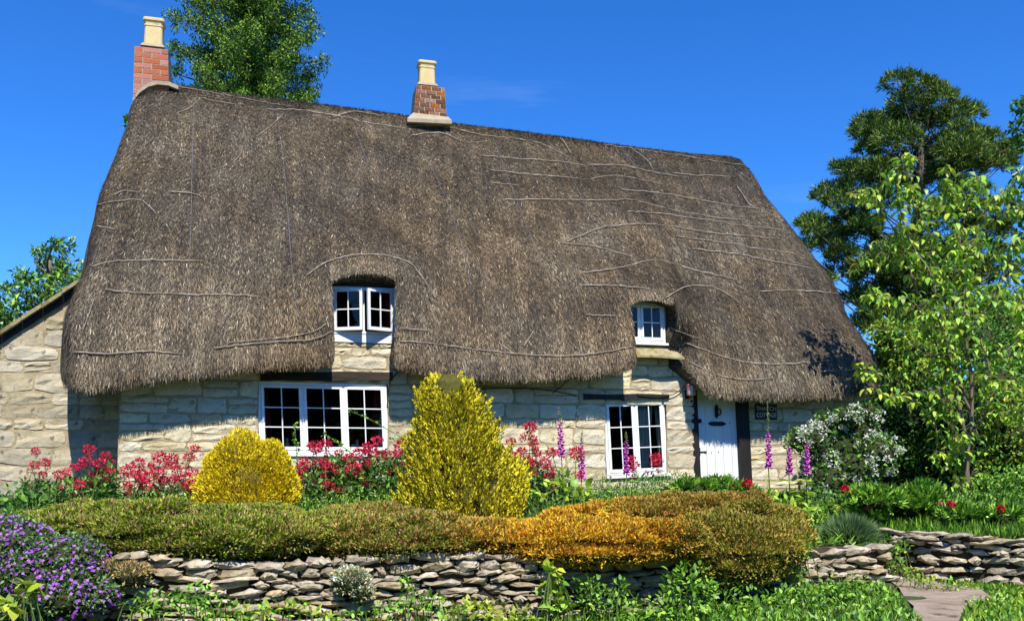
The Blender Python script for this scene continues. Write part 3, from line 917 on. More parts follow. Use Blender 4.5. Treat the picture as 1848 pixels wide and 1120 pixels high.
# loose straws over the whole coat
def straws(name, n, rows, cols_, L, W, lift, spread, wtfun=None, kind=True):
    r0, r1 = rows; c0, c1 = cols_
    sub = grid[r0:r1 + 1, c0:c1 + 1]
    e1 = sub[:-1, 1:] - sub[:-1, :-1]; e2 = sub[1:, :-1] - sub[:-1, :-1]
    cr = np.cross(e1, e2)
    area = np.linalg.norm(cr, axis=2)
    p = (area / area.sum()).ravel()
    k = rng.choice(len(p), n, p=p)
    i, j = np.unravel_index(k, area.shape)
    a, b_ = rng.random((n, 1)), rng.random((n, 1))
    P = sub[i, j] * (1 - a) * (1 - b_) + sub[i, j + 1] * a * (1 - b_) + sub[i + 1, j] * (1 - a) * b_ + sub[i + 1, j + 1] * a * b_
    T = -unit(e2[i, j]); N = unit(cr[i, j])
    ref = np.array([0., -1, .3])
    N = np.where((N @ ref)[:, None] < 0, -N, N) if c0 >= nf0 else N
    S = np.cross(T, N)
    Ls = rng.uniform(*L, n) * (1 - .65 * isop[np.clip(j + c0, 0, nc - 1)] * np.clip(1 - (i + r0 - G0) / 9., 0, 1))
    hh0 = np.clip((i + r0 - G0) / ROWS, 0, 1)[:, None]
    D = unit(T + S * rng.normal(size=(n, 1)) * spread * (.45 + .55 * np.clip(hh0 * 2.2, 0, 1)) + N * rng.uniform(*lift, (n, 1)))
    P = P + N * .002
    h = (i + r0 - G0 + b_[:, 0]) / ROWS
    dark = lump(P * np.array([1, 1, 1.6]), .8, 21) * .95 + lump(P, 2.4, 22) * .6 + lump(P, 9.0, 24) * .25
    acr = across[np.clip(j + c0, 0, nc - 1)] + a[:, 0] * .03
    alg = along[np.clip(i + r0, 0, nr - 1), np.clip(j + c0, 0, nc - 1)]
    stk = lump(np.stack([acr * 9, alg * .9, acr * 0], 1), 1.0, 41) * .55 + lump(np.stack([acr * 30, alg * 2.2, acr * 0], 1), 1.0, 42) * .4
    band = lump(np.stack([acr * .35, alg * 3.2, acr * 0], 1), 1.0, 43) * np.where(P[:, 0] > 0, .55, .25)
    dark = dark * .75 + stk + band
    t = rng.random(n)
    cold = np.array([[.022, .019, .016], [.058, .045, .032], [.12, .090, .056], [.225, .164, .098], [.385, .297, .186], [.62, .515, .36]])
    q = np.clip(t * 3.3 + dark * .8 - .05 + .45 * np.exp(-np.clip(h, 0, 1) * 9) + (rng.random(n) < .035) * 2.2, 0, 4.99)
    q0 = q.astype(int); f = (q - q0)[:, None]
    C = cold[q0] * (1 - f) + cold[np.minimum(q0 + 1, 5)] * f
    cool = np.clip(.5 + .6 * lump(P, .9, 61) + .35 * lump(P, 3.0, 62), 0, 1)[:, None]
    C = C * (np.array([.90, .97, 1.06]) * cool + np.array([1.07, 1.0, .90]) * (1 - cool))
    Ws = rng.uniform(*W, n)
    V = np.empty((n, 4, 3))
    side = unit(np.cross(D, N)) * Ws[:, None] / 2
    V[:, 0] = P + side; V[:, 1] = P - side; V[:, 2] = P + D * Ls[:, None] - side * .5; V[:, 3] = P + D * Ls[:, None] + side * .5
    Fs = np.arange(n * 4).reshape(n, 4)
    o = mk(name, V.reshape(-1, 3), Fs, M['straw'], roof, col=np.repeat(C, 4, 0))
    o['kind'] = 'stuff'
    return o
straws('loose_straw', 270000, (G0, nr - 1), (nf0 - 6, nf1 + 8), (.045, .12), (.006, .012), (.03, .34), .42)
straws('eave_straw', 30000, (G0 - 2, G0 + 5), (nf0 - 6, nf1 + 8), (.07, .16), (.006, .012), (.02, .16), .16)

straws('ridge_straw', 9000, (nr - 7, nr - 1), (nf0 - 6, nf1 + 8), (.05, .12), (.005, .010), (.15, .7), .5)

# hazel sticks pinned over the thatch
sticks = [[(165, 482), (215, 471), (290, 472), (368, 474)], [(190, 526), (250, 531), (330, 533), (400, 532), (466, 534)], [(385, 628), (470, 618), (560, 613), (600, 598)],
 [(135, 636), (200, 641), (262, 634), (330, 638)], [(410, 622), (500, 610), (560, 600), (590, 585)], [(176, 371), (205, 366), (255, 364), (285, 392)], [(205, 352), (225, 345), (252, 349)],
 [(320, 158), (380, 168), (460, 184), (530, 194)], [(362, 180), (400, 188), (440, 193)], [(318, 207), (345, 196), (356, 182)], [(462, 248), (490, 228), (512, 206)],
 [(480, 200), (540, 202), (600, 211), (660, 221), (730, 232)], [(424, 294), (434, 282), (438, 266)], [(735, 230), (800, 232), (880, 247), (960, 254), (1030, 286)],
 [(556, 498), (580, 480), (620, 466), (680, 462), (735, 475), (760, 500), (785, 540)], [(722, 595), (775, 597)], [(720, 614), (790, 620), (850, 631), (930, 639), (1010, 643), (1080, 637), (1140, 625)],
 [(868, 283), (950, 291), (1020, 297), (1060, 304)], [(1060, 298), (1120, 300), (1220, 317), (1310, 321)], [(880, 309), (960, 316), (1060, 325)], [(1065, 326), (1110, 318), (1200, 334)],
 [(882, 329), (937, 335)], [(905, 363), (980, 362), (1090, 362), (1150, 360)], [(1150, 362), (1200, 375), (1280, 392), (1350, 401)], [(1010, 438), (1070, 445), (1140, 464)],
 [(1022, 440), (1080, 416), (1140, 405), (1200, 408)], [(1205, 408), (1280, 420), (1392, 430)], [(1050, 493), (1120, 485), (1180, 470), (1260, 490), (1330, 506)], [(1220, 430), (1300, 440), (1400, 452), (1452, 462)],
 [(1250, 450), (1340, 462), (1420, 476), (1470, 486)], [(1050, 515), (1120, 518), (1180, 525)], [(1056, 569), (1110, 571)], [(1370, 525), (1440, 523), (1520, 531)],
 [(1212, 592), (1260, 612)], [(1235, 618), (1290, 640), (1350, 655), (1420, 657), (1500, 651)], [(1245, 652), (1290, 675), (1340, 685), (1400, 680)], [(1120, 345), (1200, 352), (1290, 370), (1372, 381)],
 [(1090, 262), (1180, 276), (1280, 291), (1350, 301)], [(1130, 385), (1200, 390), (1290, 401), (1420, 416)], [(1200, 536), (1240, 516), (1290, 520), (1335, 548)], [(1480, 669), (1545, 668)],
 [(740, 246), (790, 241), (840, 258), (880, 256)], [(945, 628), (962, 600)], [(900, 620), (930, 640)], [(985, 245), (1010, 252), (1030, 280)], [(1330, 340), (1350, 370), (1365, 380)], [(1140, 270), (1165, 290), (1180, 310)],
 [(600, 215), (640, 205), (690, 210)], [(160, 420), (172, 410), (210, 418)], [(150, 600), (165, 560), (172, 540)], [(305, 350), (350, 353), (365, 360)]]
for k, pl in enumerate(sticks):
    tot = sum(math.dist(a, b_) for a, b_ in zip(pl[:-1], pl[1:]))
    cp = catmull(pl, max(8, int(tot / 7)))
    # long rows are several rods laid end over end
    npc = max(1, int(round(tot / random.uniform(85, 130))))
    cut = np.linspace(0, len(cp) - 1, npc + 1).astype(int)
    for i0, i1 in zip(cut[:-1], cut[1:]):
        seg = cp[max(i0 - 1, 0):i1 + 2]
        if len(seg) < 3: continue
        dy = random.uniform(-2.2, 2.2); tl = random.uniform(-2.5, 2.5); lift = random.uniform(.020, .036)
        pts = []
        for q, (x, y) in enumerate(seg):
            hit = on_roof(x, y + dy + tl * (q / (len(seg) - 1) - .5) + random.uniform(-.8, .8))
            if hit is not None: pts.append(hit[0] + hit[1] * (lift + random.uniform(-.006, .004)))
        if len(pts) < 3: continue
        r0 = random.uniform(.008, .0135)
        rr2 = np.interp(np.linspace(0, 1, len(pts)), [0, .1, .8, 1], [.7, 1, .8, .5]) * r0 * np.array([random.uniform(.8, 1.2) for _ in pts])
        V, Fs = tube(pts, rr2, 5)
        mk('hazel_stick', V, Fs, M['stick'], roof, smooth=True)
# seams of the wire netting
for pl in [[(350, 186), (347, 300), (344, 420), (338, 600)], [(500, 205), (512, 300), (522, 420), (536, 570)], [(640, 232), (665, 300)], [(765, 280), (800, 350), (835, 450), (850, 525)], [(890, 250), (935, 370), (975, 470)], [(1010, 280), (1080, 420), (1140, 540)], [(1120, 265), (1200, 380), (1270, 500), (1330, 620)], [(1225, 290), (1300, 400), (1380, 520)], [(640, 480), (641, 510)], [(222, 350), (170, 470), (150, 590)]]:
    pts = []
    for (x, y) in catmull(pl, 36):
        hit = on_roof(x, y)
        if hit is not None: pts.append(hit[0] + hit[1] * .018)
    if len(pts) > 2:
        V, Fs = tube(pts, .004, 4)
        mk('netting_seam', V, Fs, M['wire'], roof)

# ------------------------------------------------------------------ chimneys
unit_brick = None
def brick_mesh():
    V = []
    c = .06
    for z in (-.5, .5):
        for (x, y) in [(-.5 + .015, -.5), (.5 - .015, -.5), (.5, -.5 + c), (.5, .5 - c), (.5 - .015, .5), (-.5 + .015, .5), (-.5, .5 - c), (-.5, -.5 + c)]:
            V.append((x, y, z * (.96 if abs(x) == .5 else 1)))
    Fs = [tuple(range(7, -1, -1)), tuple(range(8, 16))] + [(k, (k + 1) % 8, 8 + (k + 1) % 8, 8 + k) for k in range(8)]
    me = bpy.data.meshes.new('brick'); me.from_pydata(V, [], Fs); me.update()
    return me

def chimney(x0t, x1t, x0b, x1b, ytop, ybot, v0, depth, ncourse, mat, label, L=.225, drop=.8):
    ch = bpy.data.objects.new('chimney', None); COL.objects.link(ch); ch.parent = cot; ch['label'] = label
    ut0, zt = fp(x0t, ytop, v0); ut1, _ = fp(x1t, ytop, v0)
    ub0, zb = fp(x0b, ybot, v0); ub1, _ = fp(x1b, ybot, v0)
    me = brick_mesh(); me.materials.append(mat)
    core = MB()
    H = (zt - zb) / ncourse
    nfull = ncourse + int(drop / H)
    for c in range(nfull):
        z = zt - H * (c + .5)
        t = min(c / max(ncourse - 1, 1), 1)
        a = ut0 + (ub0 - ut0) * t; b_ = ut1 + (ub1 - ut1) * t
        core.box(a + .007, b_ - .007, v0 + .007, v0 + depth - .007, z - H / 2, z + H / 2)
        if c > ncourse + 2: continue
        wd = b_ - a
        def put(u0, u1, va, vb):
            o = bpy.data.objects.new('brick', me); COL.objects.link(o); o.parent = ch
            o.location = ((u0 + u1) / 2, (va + vb) / 2 + random.uniform(-.004, .004), z + random.uniform(-.002, .002))
            o.scale = (u1 - u0 - .020, vb - va, H - .020)
        cuts = [a] + [u for u in np.arange(a + (L if c % 2 else L / 2), b_ - .05, L)] + [b_]
        for p, q in zip(cuts[:-1], cuts[1:]): put(p, q, v0, v0 + .10)
        for p, q in zip(cuts[:-1], cuts[1:]): put(p, q, v0 + depth - .10, v0 + depth)
        n = max(1, int(round((depth - .22) / L)))
        for k in range(n):
            va = v0 + .11 + (depth - .22) * k / n; vb = v0 + .11 + (depth - .22) * (k + 1) / n - .012
            for (p, q) in ((a, a + .10), (b_ - .10, b_)):
                put(p, q, va, vb)
    core.build('mortar_core', M['brick_mortar'], ch)
    return ch, (ut0, ut1, zt), (ub0, ub1, zb)

def pot(ch, x0, x1, y0, y1, v0, d):
    a0, zb = fp(x0, y1, v0); a1, zt = fp(x1, y0, v0)
    w = a1 - a0; uc = (a0 + a1) / 2; vc = v0 + d / 2
    Hh = zt - zb
    mb = MB()
    # square pot: body flares slightly down, band and cap step out
    prof = [(0, 1.06), (.04, 1.06), (.04, 1.0), (.72, .93), (.72, .99), (.78, .99), (.78, .95), (.86, 1.0), (.90, 1.14), (.97, 1.14), (1.0, 1.08)]
    V, Fs = [], []
    for (h, s) in prof:
        hw = w / 2 * s
        c = hw * .16
        for (x, y) in [(-hw + c, -hw), (hw - c, -hw), (hw, -hw + c), (hw, hw - c), (hw - c, hw), (-hw + c, hw), (-hw, hw - c), (-hw, -hw + c)]:
            V.append((uc + x, vc + y * d / w, zb + Hh * h))
    n = 8
    for i in range(len(prof) - 1):
        for k in range(n): Fs.append((i * n + k, i * n + (k + 1) % n, (i + 1) * n + (k + 1) % n, (i + 1) * n + k))
    b0 = len(V)
    for z, s in ((1.0, .72), (.6, .72)):
        hw = w / 2 * s; c = hw * .16
        for (x, y) in [(-hw + c, -hw), (hw - c, -hw), (hw, -hw + c), (hw, hw - c), (hw - c, hw), (-hw + c, hw), (-hw, hw - c), (-hw, -hw + c)]:
            V.append((uc + x, vc + y * d / w, zb + Hh * z))
    t0 = (len(prof) - 1) * n
    for k in range(n):
        Fs.append((t0 + k, t0 + (k + 1) % n, b0 + (k + 1) % n, b0 + k)); Fs.append((b0 + k, b0 + (k + 1) % n, b0 + n + (k + 1) % n, b0 + n + k))
    Fs.append(tuple(b0 + n + k for k in range(n)))
    mk('chimney_pot', V, Fs, M['pot'], ch)
    # mortar flaunching round the foot of the pot
    fl = MB()
    fl.add([(uc + sx * w * .66, vc + sy * d * .66, zb - .02) for sx, sy in ((-1, -1), (1, -1), (1, 1), (-1, 1))] + [(uc + sx * w * .55, vc + sy * d * .55, zb + .05) for sx, sy in ((-1, -1), (1, -1), (1, 1), (-1, 1))], [(0, 1, 5, 4), (1, 2, 6, 5), (2, 3, 7, 6), (3, 0, 4, 7), (4, 5, 6, 7)])
    fl.build('flaunching', M['cement'], ch)

c1, t1, b1 = chimney(242, 304, 240, 305, 83, 150, 3.28, .66, 7, M['brick_red'], 'red brick chimney at the left gable end', L=.34, drop=1.9)
pot(c1, 259, 294, 34, 82, 3.42, .36)
# cement fillet arching over where the thatch meets the left stack
fv = []
for (x, y) in [(238, 195), (240, 178), (252, 162), (268, 151), (285, 147), (305, 149), (322, 156)]:
    fv.append(fp(x, y, 3.22))
V = []
for (u, z) in fv:
    V += [(u, 3.20, z - .07), (u, 3.20, z + .01), (u, 3.75, z + .04), (u, 3.75, z - .07)]
Fs = []
for i in range(len(fv) - 1):
    for k in range(4): Fs.append((i * 4 + k, i * 4 + (k + 1) % 4, i * 4 + 4 + (k + 1) % 4, i * 4 + 4 + k))
Fs += [(3, 2, 1, 0), tuple(len(V) - 4 + k for k in range(4))]
mk('cement_fillet', V, Fs, M['cement'], c1)
a, z0_ = fp(238, 200, 3.3); b_, _ = fp(250, 200, 3.3)
MB().box(a, b_ + .2, 3.26, 3.9, z0_ - .9, z0_ + .1).build('stack_base', M['cement'], c1)
c2, t2, b2_ = chimney(751, 803, 747, 807, 153, 206, 3.30, .62, 7, M['brick_mix'], 'mottled brick chimney on the middle of the ridge', drop=.7)
pot(c2, 757, 786, 111, 152, 3.44, .34)
ua, za = fp(735, 212, 3.1); ub_, zb_ = fp(815, 216, 3.1)
mb = MB()
mb.add([(ua, 3.08, za - .1), (ub_, 3.08, zb_ - .1), (ub_, 4.1, zb_ - .1), (ua, 4.1, za - .1), (b2_[0] - .02, 3.27, b2_[2] + .02), (b2_[1] + .02, 3.27, b2_[2] + .0), (b2_[1] + .02, 3.95, b2_[2]), (b2_[0] - .02, 3.95, b2_[2] + .02), (ua, 3.08, za - .02), (ub_, 3.08, zb_ - .02), (ub_, 4.1, zb_ - .02), (ua, 4.1, za - .02)],
       [(3, 2, 1, 0), (0, 1, 9, 8), (1, 2, 10, 9), (2, 3, 11, 10), (3, 0, 8, 11), (8, 9, 5, 4), (9, 10, 6, 5), (10, 11, 7, 6), (11, 8, 4, 7), (4, 5, 6, 7)])
mb.build('cement_fillet', M['cement'], c2)

# ------------------------------------------------------------------ things on the cottage
def curtain(label, x0t, x1t, x0b, x1b, y0, y1, mat, v=.22):
    a0, zt = fp(x0t, y0, v); a1, _ = fp(x1t, y0, v); b0, zb = fp(x0b, y1, v); b1, _ = fp(x1b, y1, v)
    V, Fs = [], []
    n, mrow = 24, 6
    for j in range(mrow + 1):
        t = j / mrow
        for i in range(n + 1):
            s_ = i / n
            u = (a0 + (a1 - a0) * s_) * (1 - t) + (b0 + (b1 - b0) * s_) * t
            V.append(hworld(u, v + .025 * math.sin(s_ * 26) + .012 * math.sin(s_ * 61), zt + (zb - zt) * t))
    for j in range(mrow):
        for i in range(n):
            a = j * (n + 1) + i
            Fs.append((a, a + 1, a + n + 2, a + n + 1))
    o = mk('curtain', V, Fs, mat, smooth=True)
    so = o.modifiers.new('thickness', 'SOLIDIFY'); so.thickness = .006
    return tag(o, label, 'curtain', 'curtains behind the cottage windows')
curtain('dark red curtain drawn to the right in the wide window', 676, 692, 668, 680, 690, 808, M['red_cloth'])
curtain('cream curtain lining at the far right of the wide window', 690, 696, 681, 694, 700, 808, M['pale_cloth'], .18)
curtain('narrow red curtain at the left edge of the wide window', 474, 482, 480, 494, 692, 812, M['red_cloth'], .24)
curtain('cream curtain lining at the left edge of the wide window', 472, 476, 472, 482, 692, 812, M['pale_cloth'], .18)
curtain('cream striped curtain in the right half of the window by the door', 1150, 1178, 1152, 1170, 724, 850, M['pale_cloth'], .2)
curtain('cream curtain tied back at the right of the window by the door', 1180, 1200, 1190, 1201, 724, 850, M['pale_cloth'], .24)
curtain('dull red curtain inside the small dormer window', 1180, 1195, 1182, 1195, 550, 612, M['red_cloth'], .24)
curtain('brown red curtain inside the ajar dormer window', 696, 706, 694, 706, 524, 605, M['red_cloth'], .3)

def lathe(name, label, cat, c, prof, mat, n=12):
    V, Fs = [], []
    for (r_, z) in prof:
        for k in range(n):
            t = 2 * math.pi * k / n
            V.append((c[0] + r_ * math.cos(t), c[1] + r_ * math.sin(t), c[2] + z))
    for i in range(len(prof) - 1):
        for k in range(n): Fs.append((i * n + k, i * n + (k + 1) % n, (i + 1) * n + (k + 1) % n, (i + 1) * n + k))
    Fs += [tuple(range(n - 1, -1, -1)), tuple((len(prof) - 1) * n + k for k in range(n))]
    return tag(mk(name, V, Fs, mat, smooth=True), label, cat)
sill_z = W1[2] + .056
u, _ = fp(518, 800, .16)
lathe('figurine', 'small pale figurine on the sill of the wide window', 'figurine', hworld(u, .17, sill_z), [(.03, 0), (.045, .02), (.05, .08), (.035, .13), (.02, .15), (.03, .18), (.028, .2), (.008, .22)], M['clay'])
u, _ = fp(645, 800, .16)
lathe('figurine', 'brown ornament beside the round pot in the wide window', 'figurine', hworld(u, .2, sill_z), [(.03, 0), (.05, .05), (.03, .12), (.022, .14), (.032, .17), (.006, .2)], M['clay'])
u, _ = fp(638, 802, .15)
lathe('round_pot', 'round pale ribbed pot on the sill of the wide window', 'pot', hworld(u, .15, sill_z), [(.03, 0), (.06, .03), (.07, .06), (.06, .095), (.03, .115), (.015, .12)], M['clay'])
MBs = MB()
# name board
u0, zt_ = fp(1363, 729, -.04); u1, zb_ = fp(1402, 757, -.04)
sg = thing('name_board', 'dark name board on the stone beside the door post', 'sign', hworld((u0 + u1) / 2, -.04, (zt_ + zb_) / 2), YAW)
hw, hh = (u1 - u0) / 2, (zt_ - zb_) / 2
MB().box(-hw, hw, -.012, .02, -hh, hh).build('board', M['sign'], sg)
for txt, zz in (('THATCH', hh * .42), ('COTTAGE', -hh * .42)):
    cu = bpy.data.curves.new('text', 'FONT'); cu.body = txt; cu.align_x = 'CENTER'; cu.align_y = 'CENTER'; cu.size = .115; cu.extrude = .002
    cu.space_character = 1.0
    to = bpy.data.objects.new('text', cu); COL.objects.link(to)
    dg = bpy.context.evaluated_depsgraph_get()
    me = bpy.data.meshes.new_from_object(to.evaluated_get(dg)); me.name = 'lettering'
    bpy.data.objects.remove(to)
    me.materials.clear(); me.materials.append(M['letter'])
    co = np.zeros(len(me.vertices) * 3); me.vertices.foreach_get('co', co); co = co.reshape(-1, 3)
    wd = co[:, 0].max() - co[:, 0].min()
    k = min(1.0, hw * 1.84 / wd)
    lo = bpy.data.objects.new('lettering', me); COL.objects.link(lo); lo.parent = sg
    lo.location = (0, -.0145, zz); lo.rotation_euler = (R(90), 0, 0); lo.scale = (k, 1.05, 1)
# lantern on the wall corner
ul, zl_ = fp(1247, 700, -.2)
lan = thing('wall_lantern', 'small copper capped lantern on the wall left of the door', 'lantern', hworld(ul, -.2, zl_ - .14), YAW)
def ring_prof(prof, n=6):
    V, Fs = [], []
    for (r_, z) in prof:
        for k in range(n):
            t = 2 * math.pi * (k + .5) / n
            V.append((r_ * math.cos(t), r_ * math.sin(t), z))
    for i in range(len(prof) - 1):
        for k in range(n): Fs.append((i * n + k, i * n + (k + 1) % n, (i + 1) * n + (k + 1) % n, (i + 1) * n + k))
    Fs += [tuple(range(n - 1, -1, -1)), tuple((len(prof) - 1) * n + k for k in range(n))]
    return V, Fs
V, Fs = ring_prof([(.05, 0), (.078, .02), (.083, .18), (.075, .185)]); mk('lantern_pane', V, Fs, M['lantern_glass'], lan)
V, Fs = ring_prof([(.105, .187), (.09, .215), (.06, .25), (.03, .27), (.012, .275), (.02, .3), (.004, .32)]); mk('lantern_cap', V, Fs, M['copper'], lan)
mbx = MB()
for k in range(6):
    t = 2 * math.pi * (k + .5) / 6
    mbx.tube([(.055 * math.cos(t), .055 * math.sin(t), -.005), (.084 * math.cos(t), .084 * math.sin(t), .02), (.089 * math.cos(t), .089 * math.sin(t), .187)], .007, 4)
mbx.build('lantern_frame', M['copper'], lan)
MB().tube([(0, .19, .02), (0, .1, -.03), (0, 0, -.03), (0, 0, .0)], .012, 6).box(-.04, .04, .16, .2, -.05, .12).build('bracket', M['iron'], lan)
# electric cable clipped to the wall
def wall_line(name, label, cat, px, r_, mat, v=-.05):
    pts = [hworld(*((lambda q: (q[0], v, q[1]))(fp(x, y, v)))) for x, y in catmull(px, 22)]
    V, Fs = tube(pts, r_, 5)
    return tag(mk(name, V, Fs, mat, smooth=True), label, cat)
wall_line('cable', 'thin dark cable running from the lantern to the lintel', 'cable', [(1240, 692), (1228, 703), (1212, 712), (1180, 714), (1150, 712)], .009, M['iron'], -.075)
wall_line('cable', 'thin dark cable sagging under the eave in mid wall', 'cable', [(860, 702), (920, 700), (985, 703), (1040, 713)], .009, M['iron'])
wall_line('cable', 'short dark cable rising to the eave left of the lintel', 'cable', [(997, 710), (1015, 695), (1032, 680)], .009, M['iron'], -.06)
wall_line('drain_hose', 'thin bent dark pipe at the right corner of the wide window', 'pipe', [(700, 720), (702, 696), (706, 684), (718, 672)], .012, M['iron'], -.07)
u, z = fp(592, 641, -.2)
sl = thing('wall_light', 'small white fitting under the eave left of the dormer', 'light', hworld(u, -.12, z), YAW)
MB().box(-.045, .045, -.03, .03, -.05, .05).build('housing', M['white'], sl)
MB().tube([(0, .03, 0), (0, .12, .0)], .02, 6).build('bracket', M['white'], sl)

# ------------------------------------------------------------------ lower building on the left
AV = .95
UA0 = fp(-60, 700, AV)[0]; UA1 = UL + .25
ann = thing('stone_outbuilding', 'lower stone building with sloping roof joined to the left end', 'building', HO, YAW)
ridge_a = [fp(-40, 632, AV), fp(0, 606, AV), fp(52, 571, AV), fp(105, 538, AV)]
sl_ = (ridge_a[-1][1] - ridge_a[0][1]) / (ridge_a[-1][0] - ridge_a[0][0])
topz = lambda u: ridge_a[0][1] + sl_ * (u - ridge_a[0][0])
mb = MB()
V = [(UA0, AV, GZH - .5), (UA1, AV, GZH - .5), (UA1, AV, topz(UA1) - .1), (UA0, AV, topz(UA0) - .1)]
V += [(a_, AV + .4, c_) for a_, _, c_ in V]
mb.add(V, [(0, 1, 2, 3), (7, 6, 5, 4), (0, 4, 5, 1), (1, 5, 6, 2), (2, 6, 7, 3), (3, 7, 4, 0)])
aw = mb.build('gable_wall', M['mortar'], ann)
ns = 0
for (u, z, w, h) in courses(UA0, UA1, GZH - .02, topz(UA1), [], (.17, .36), (.32, .85), .032, seed=23):
    if z + h / 2 > topz(u) - .08: 
        if z > topz(u) - .12: continue
        h2 = (topz(u) - .1) - (z - h / 2)
        if h2 < .1: continue
        z = z - h / 2 + h2 / 2; h = h2
    V, Fs = stone_mesh(w, h, random.uniform(.010, .028), seed=900 + ns, rough=.009)
    o = mk('stone', V, Fs, M['stone_old'], aw); o.location = (u, AV, z)
    ns += 1
mb = MB()
n = 9
rfo = MB()
ulo, uhi = UA0 - .1, UA1 - .1
for i in range(n):
    a = ulo + (uhi - ulo) * i / n; b_ = ulo + (uhi - ulo) * (i + 1) / n - .006
    za, zb = topz(a), topz(b_)
    jz = random.uniform(-.012, .012)
    V = [(a, AV - .16, za - .02 + jz), (b_, AV - .16, zb - .02 + jz), (b_, AV + 5, zb - .02 + jz), (a, AV + 5, za - .02 + jz), (a, AV - .16, za + .055 + jz), (b_, AV - .16, zb + .05 + jz), (b_, AV + 5, zb + .05 + jz), (a, AV + 5, za + .055 + jz)]
    MB().add(V, [(3, 2, 1, 0), (4, 5, 6, 7), (0, 1, 5, 4), (1, 2, 6, 5), (2, 3, 7, 6), (3, 0, 4, 7)]).build('roof_slate', M['slate'], ann)
V = [(ulo, AV - .05, topz(ulo) - .15), (uhi, AV - .05, topz(uhi) - .15), (uhi, AV - .05, topz(uhi) - .03), (ulo, AV - .05, topz(ulo) - .03)]
V += [(a_, AV + .02, c_) for a_, _, c_ in V]
MB().add(V, [(0, 1, 2, 3), (7, 6, 5, 4), (0, 4, 5, 1), (1, 5, 6, 2), (2, 6, 7, 3), (3, 7, 4, 0)]).build('barge_board', M['black'], ann)

# ------------------------------------------------------------------ dry stone walls
def dry_wall(label, pts, z0, ztop, seed, hr=(.05, .112), lr=(.12, .42)):
    """pts: plan line of the face; the camera side is on the right of travel"""
    pts = np.array(pts, float)
    seg = np.linalg.norm(np.diff(pts, axis=0), axis=1)
    cum = np.r_[0, np.cumsum(seg)]
    total = cum[-1]
    root = thing('dry_stone_wall', label, 'wall', (pts[0][0], pts[0][1], 0))
    org = np.array([pts[0][0], pts[0][1], 0])
    def pos(s):
        x = np.interp(s, cum, pts[:, 0]); y = np.interp(s, cum, pts[:, 1])
        i = min(max(np.searchsorted(cum, s) - 1, 0), len(seg) - 1)
        t = (pts[i + 1] - pts[i]) / seg[i]
        return np.array([x, y]), t
    # earth core behind the stones
    mb = MB()
    n = 24
    for i in range(n):
        V = []
        for zz in (0, 1):
            for dd in (.10, .42):
                for q in (i, i + 1):
                    p, t = pos(total * q / n)
                    nn = np.array([-t[1], t[0]])
                    zt_ = ztop(total * q / n) - .05
                    V.append((p[0] + nn[0] * dd - org[0], p[1] + nn[1] * dd - org[1], z0 - .25 if zz == 0 else zt_))
        mb.add(V, [(0, 2, 3, 1), (4, 5, 7, 6), (0, 1, 5, 4), (2, 6, 7, 3), (0, 4, 6, 2), (1, 3, 7, 5)])
    mb.build('earth_core', M['earth'], root)
    r = random.Random(seed)
    z = z0 - .1
    k = 0
    while True:
        h = r.uniform(*hr)
        s = r.uniform(-.2, 0)
        done = True
        while s < total:
            L = r.uniform(*lr) * (1.25 if h < .09 else 1)
            sc_ = s + L / 2
            if 0 <= sc_ <= total:
                zt_ = ztop(sc_)
                wob = .028 * math.sin(sc_ * 2.1 + z * 9) + r.uniform(-.018, .018)
                zz = z + h / 2 + wob
                if zz + h * .3 < zt_ + .02:
                    done = False
                    p, t = pos(sc_)
                    hh_ = h * r.uniform(.78, 1.08)
                    top = zz + hh_ > zt_ - .03
                    V, Fs = stone_mesh((L - .026) * (1.08 if top else 1), hh_, r.uniform(.03, .10), .13, seed * 1000 + k, taper=r.uniform(.1, .5), rough=.011, nu=5, nz=3, squ=2.5)
                    o = mk('stone', V, Fs, M['dry'], root)
                    nn = np.array([-t[1], t[0]])
                    o.location = (p[0] + nn[0] * .09 - org[0], p[1] + nn[1] * .09 - org[1], zz)
                    o.rotation_euler = (r.uniform(-.08, .08), r.uniform(-.13, .13), math.atan2(t[1], t[0]) + r.uniform(-.12, .12))
                    k += 1
            s += L
        z += h * .97
        if z > 1.2 or done and z > z0 + .3: break
    return root
wl = lambda X: 8.8 + (X + 3.5) * .253
top1 = lambda s: .765 + .03 * math.sin(s * 1.7) + .03 * math.sin(s * .6 + 1) - .02
dry_wall('long dry stone wall of flat grey stones under the heather', [(-4.7, wl(-4.7)), (4.45, wl(4.45))], .04, top1, 3)
dry_wall('curving dry stone wall on the right bank above the path', [(4.62, 11.35), (4.95, 10.85), (5.45, 10.35), (6.1, 10.0), (7.4, 9.55)], .28, lambda s: .90 - .015 * s + .02 * math.sin(s * 3), 7, hr=(.05, .10), lr=(.12, .38))

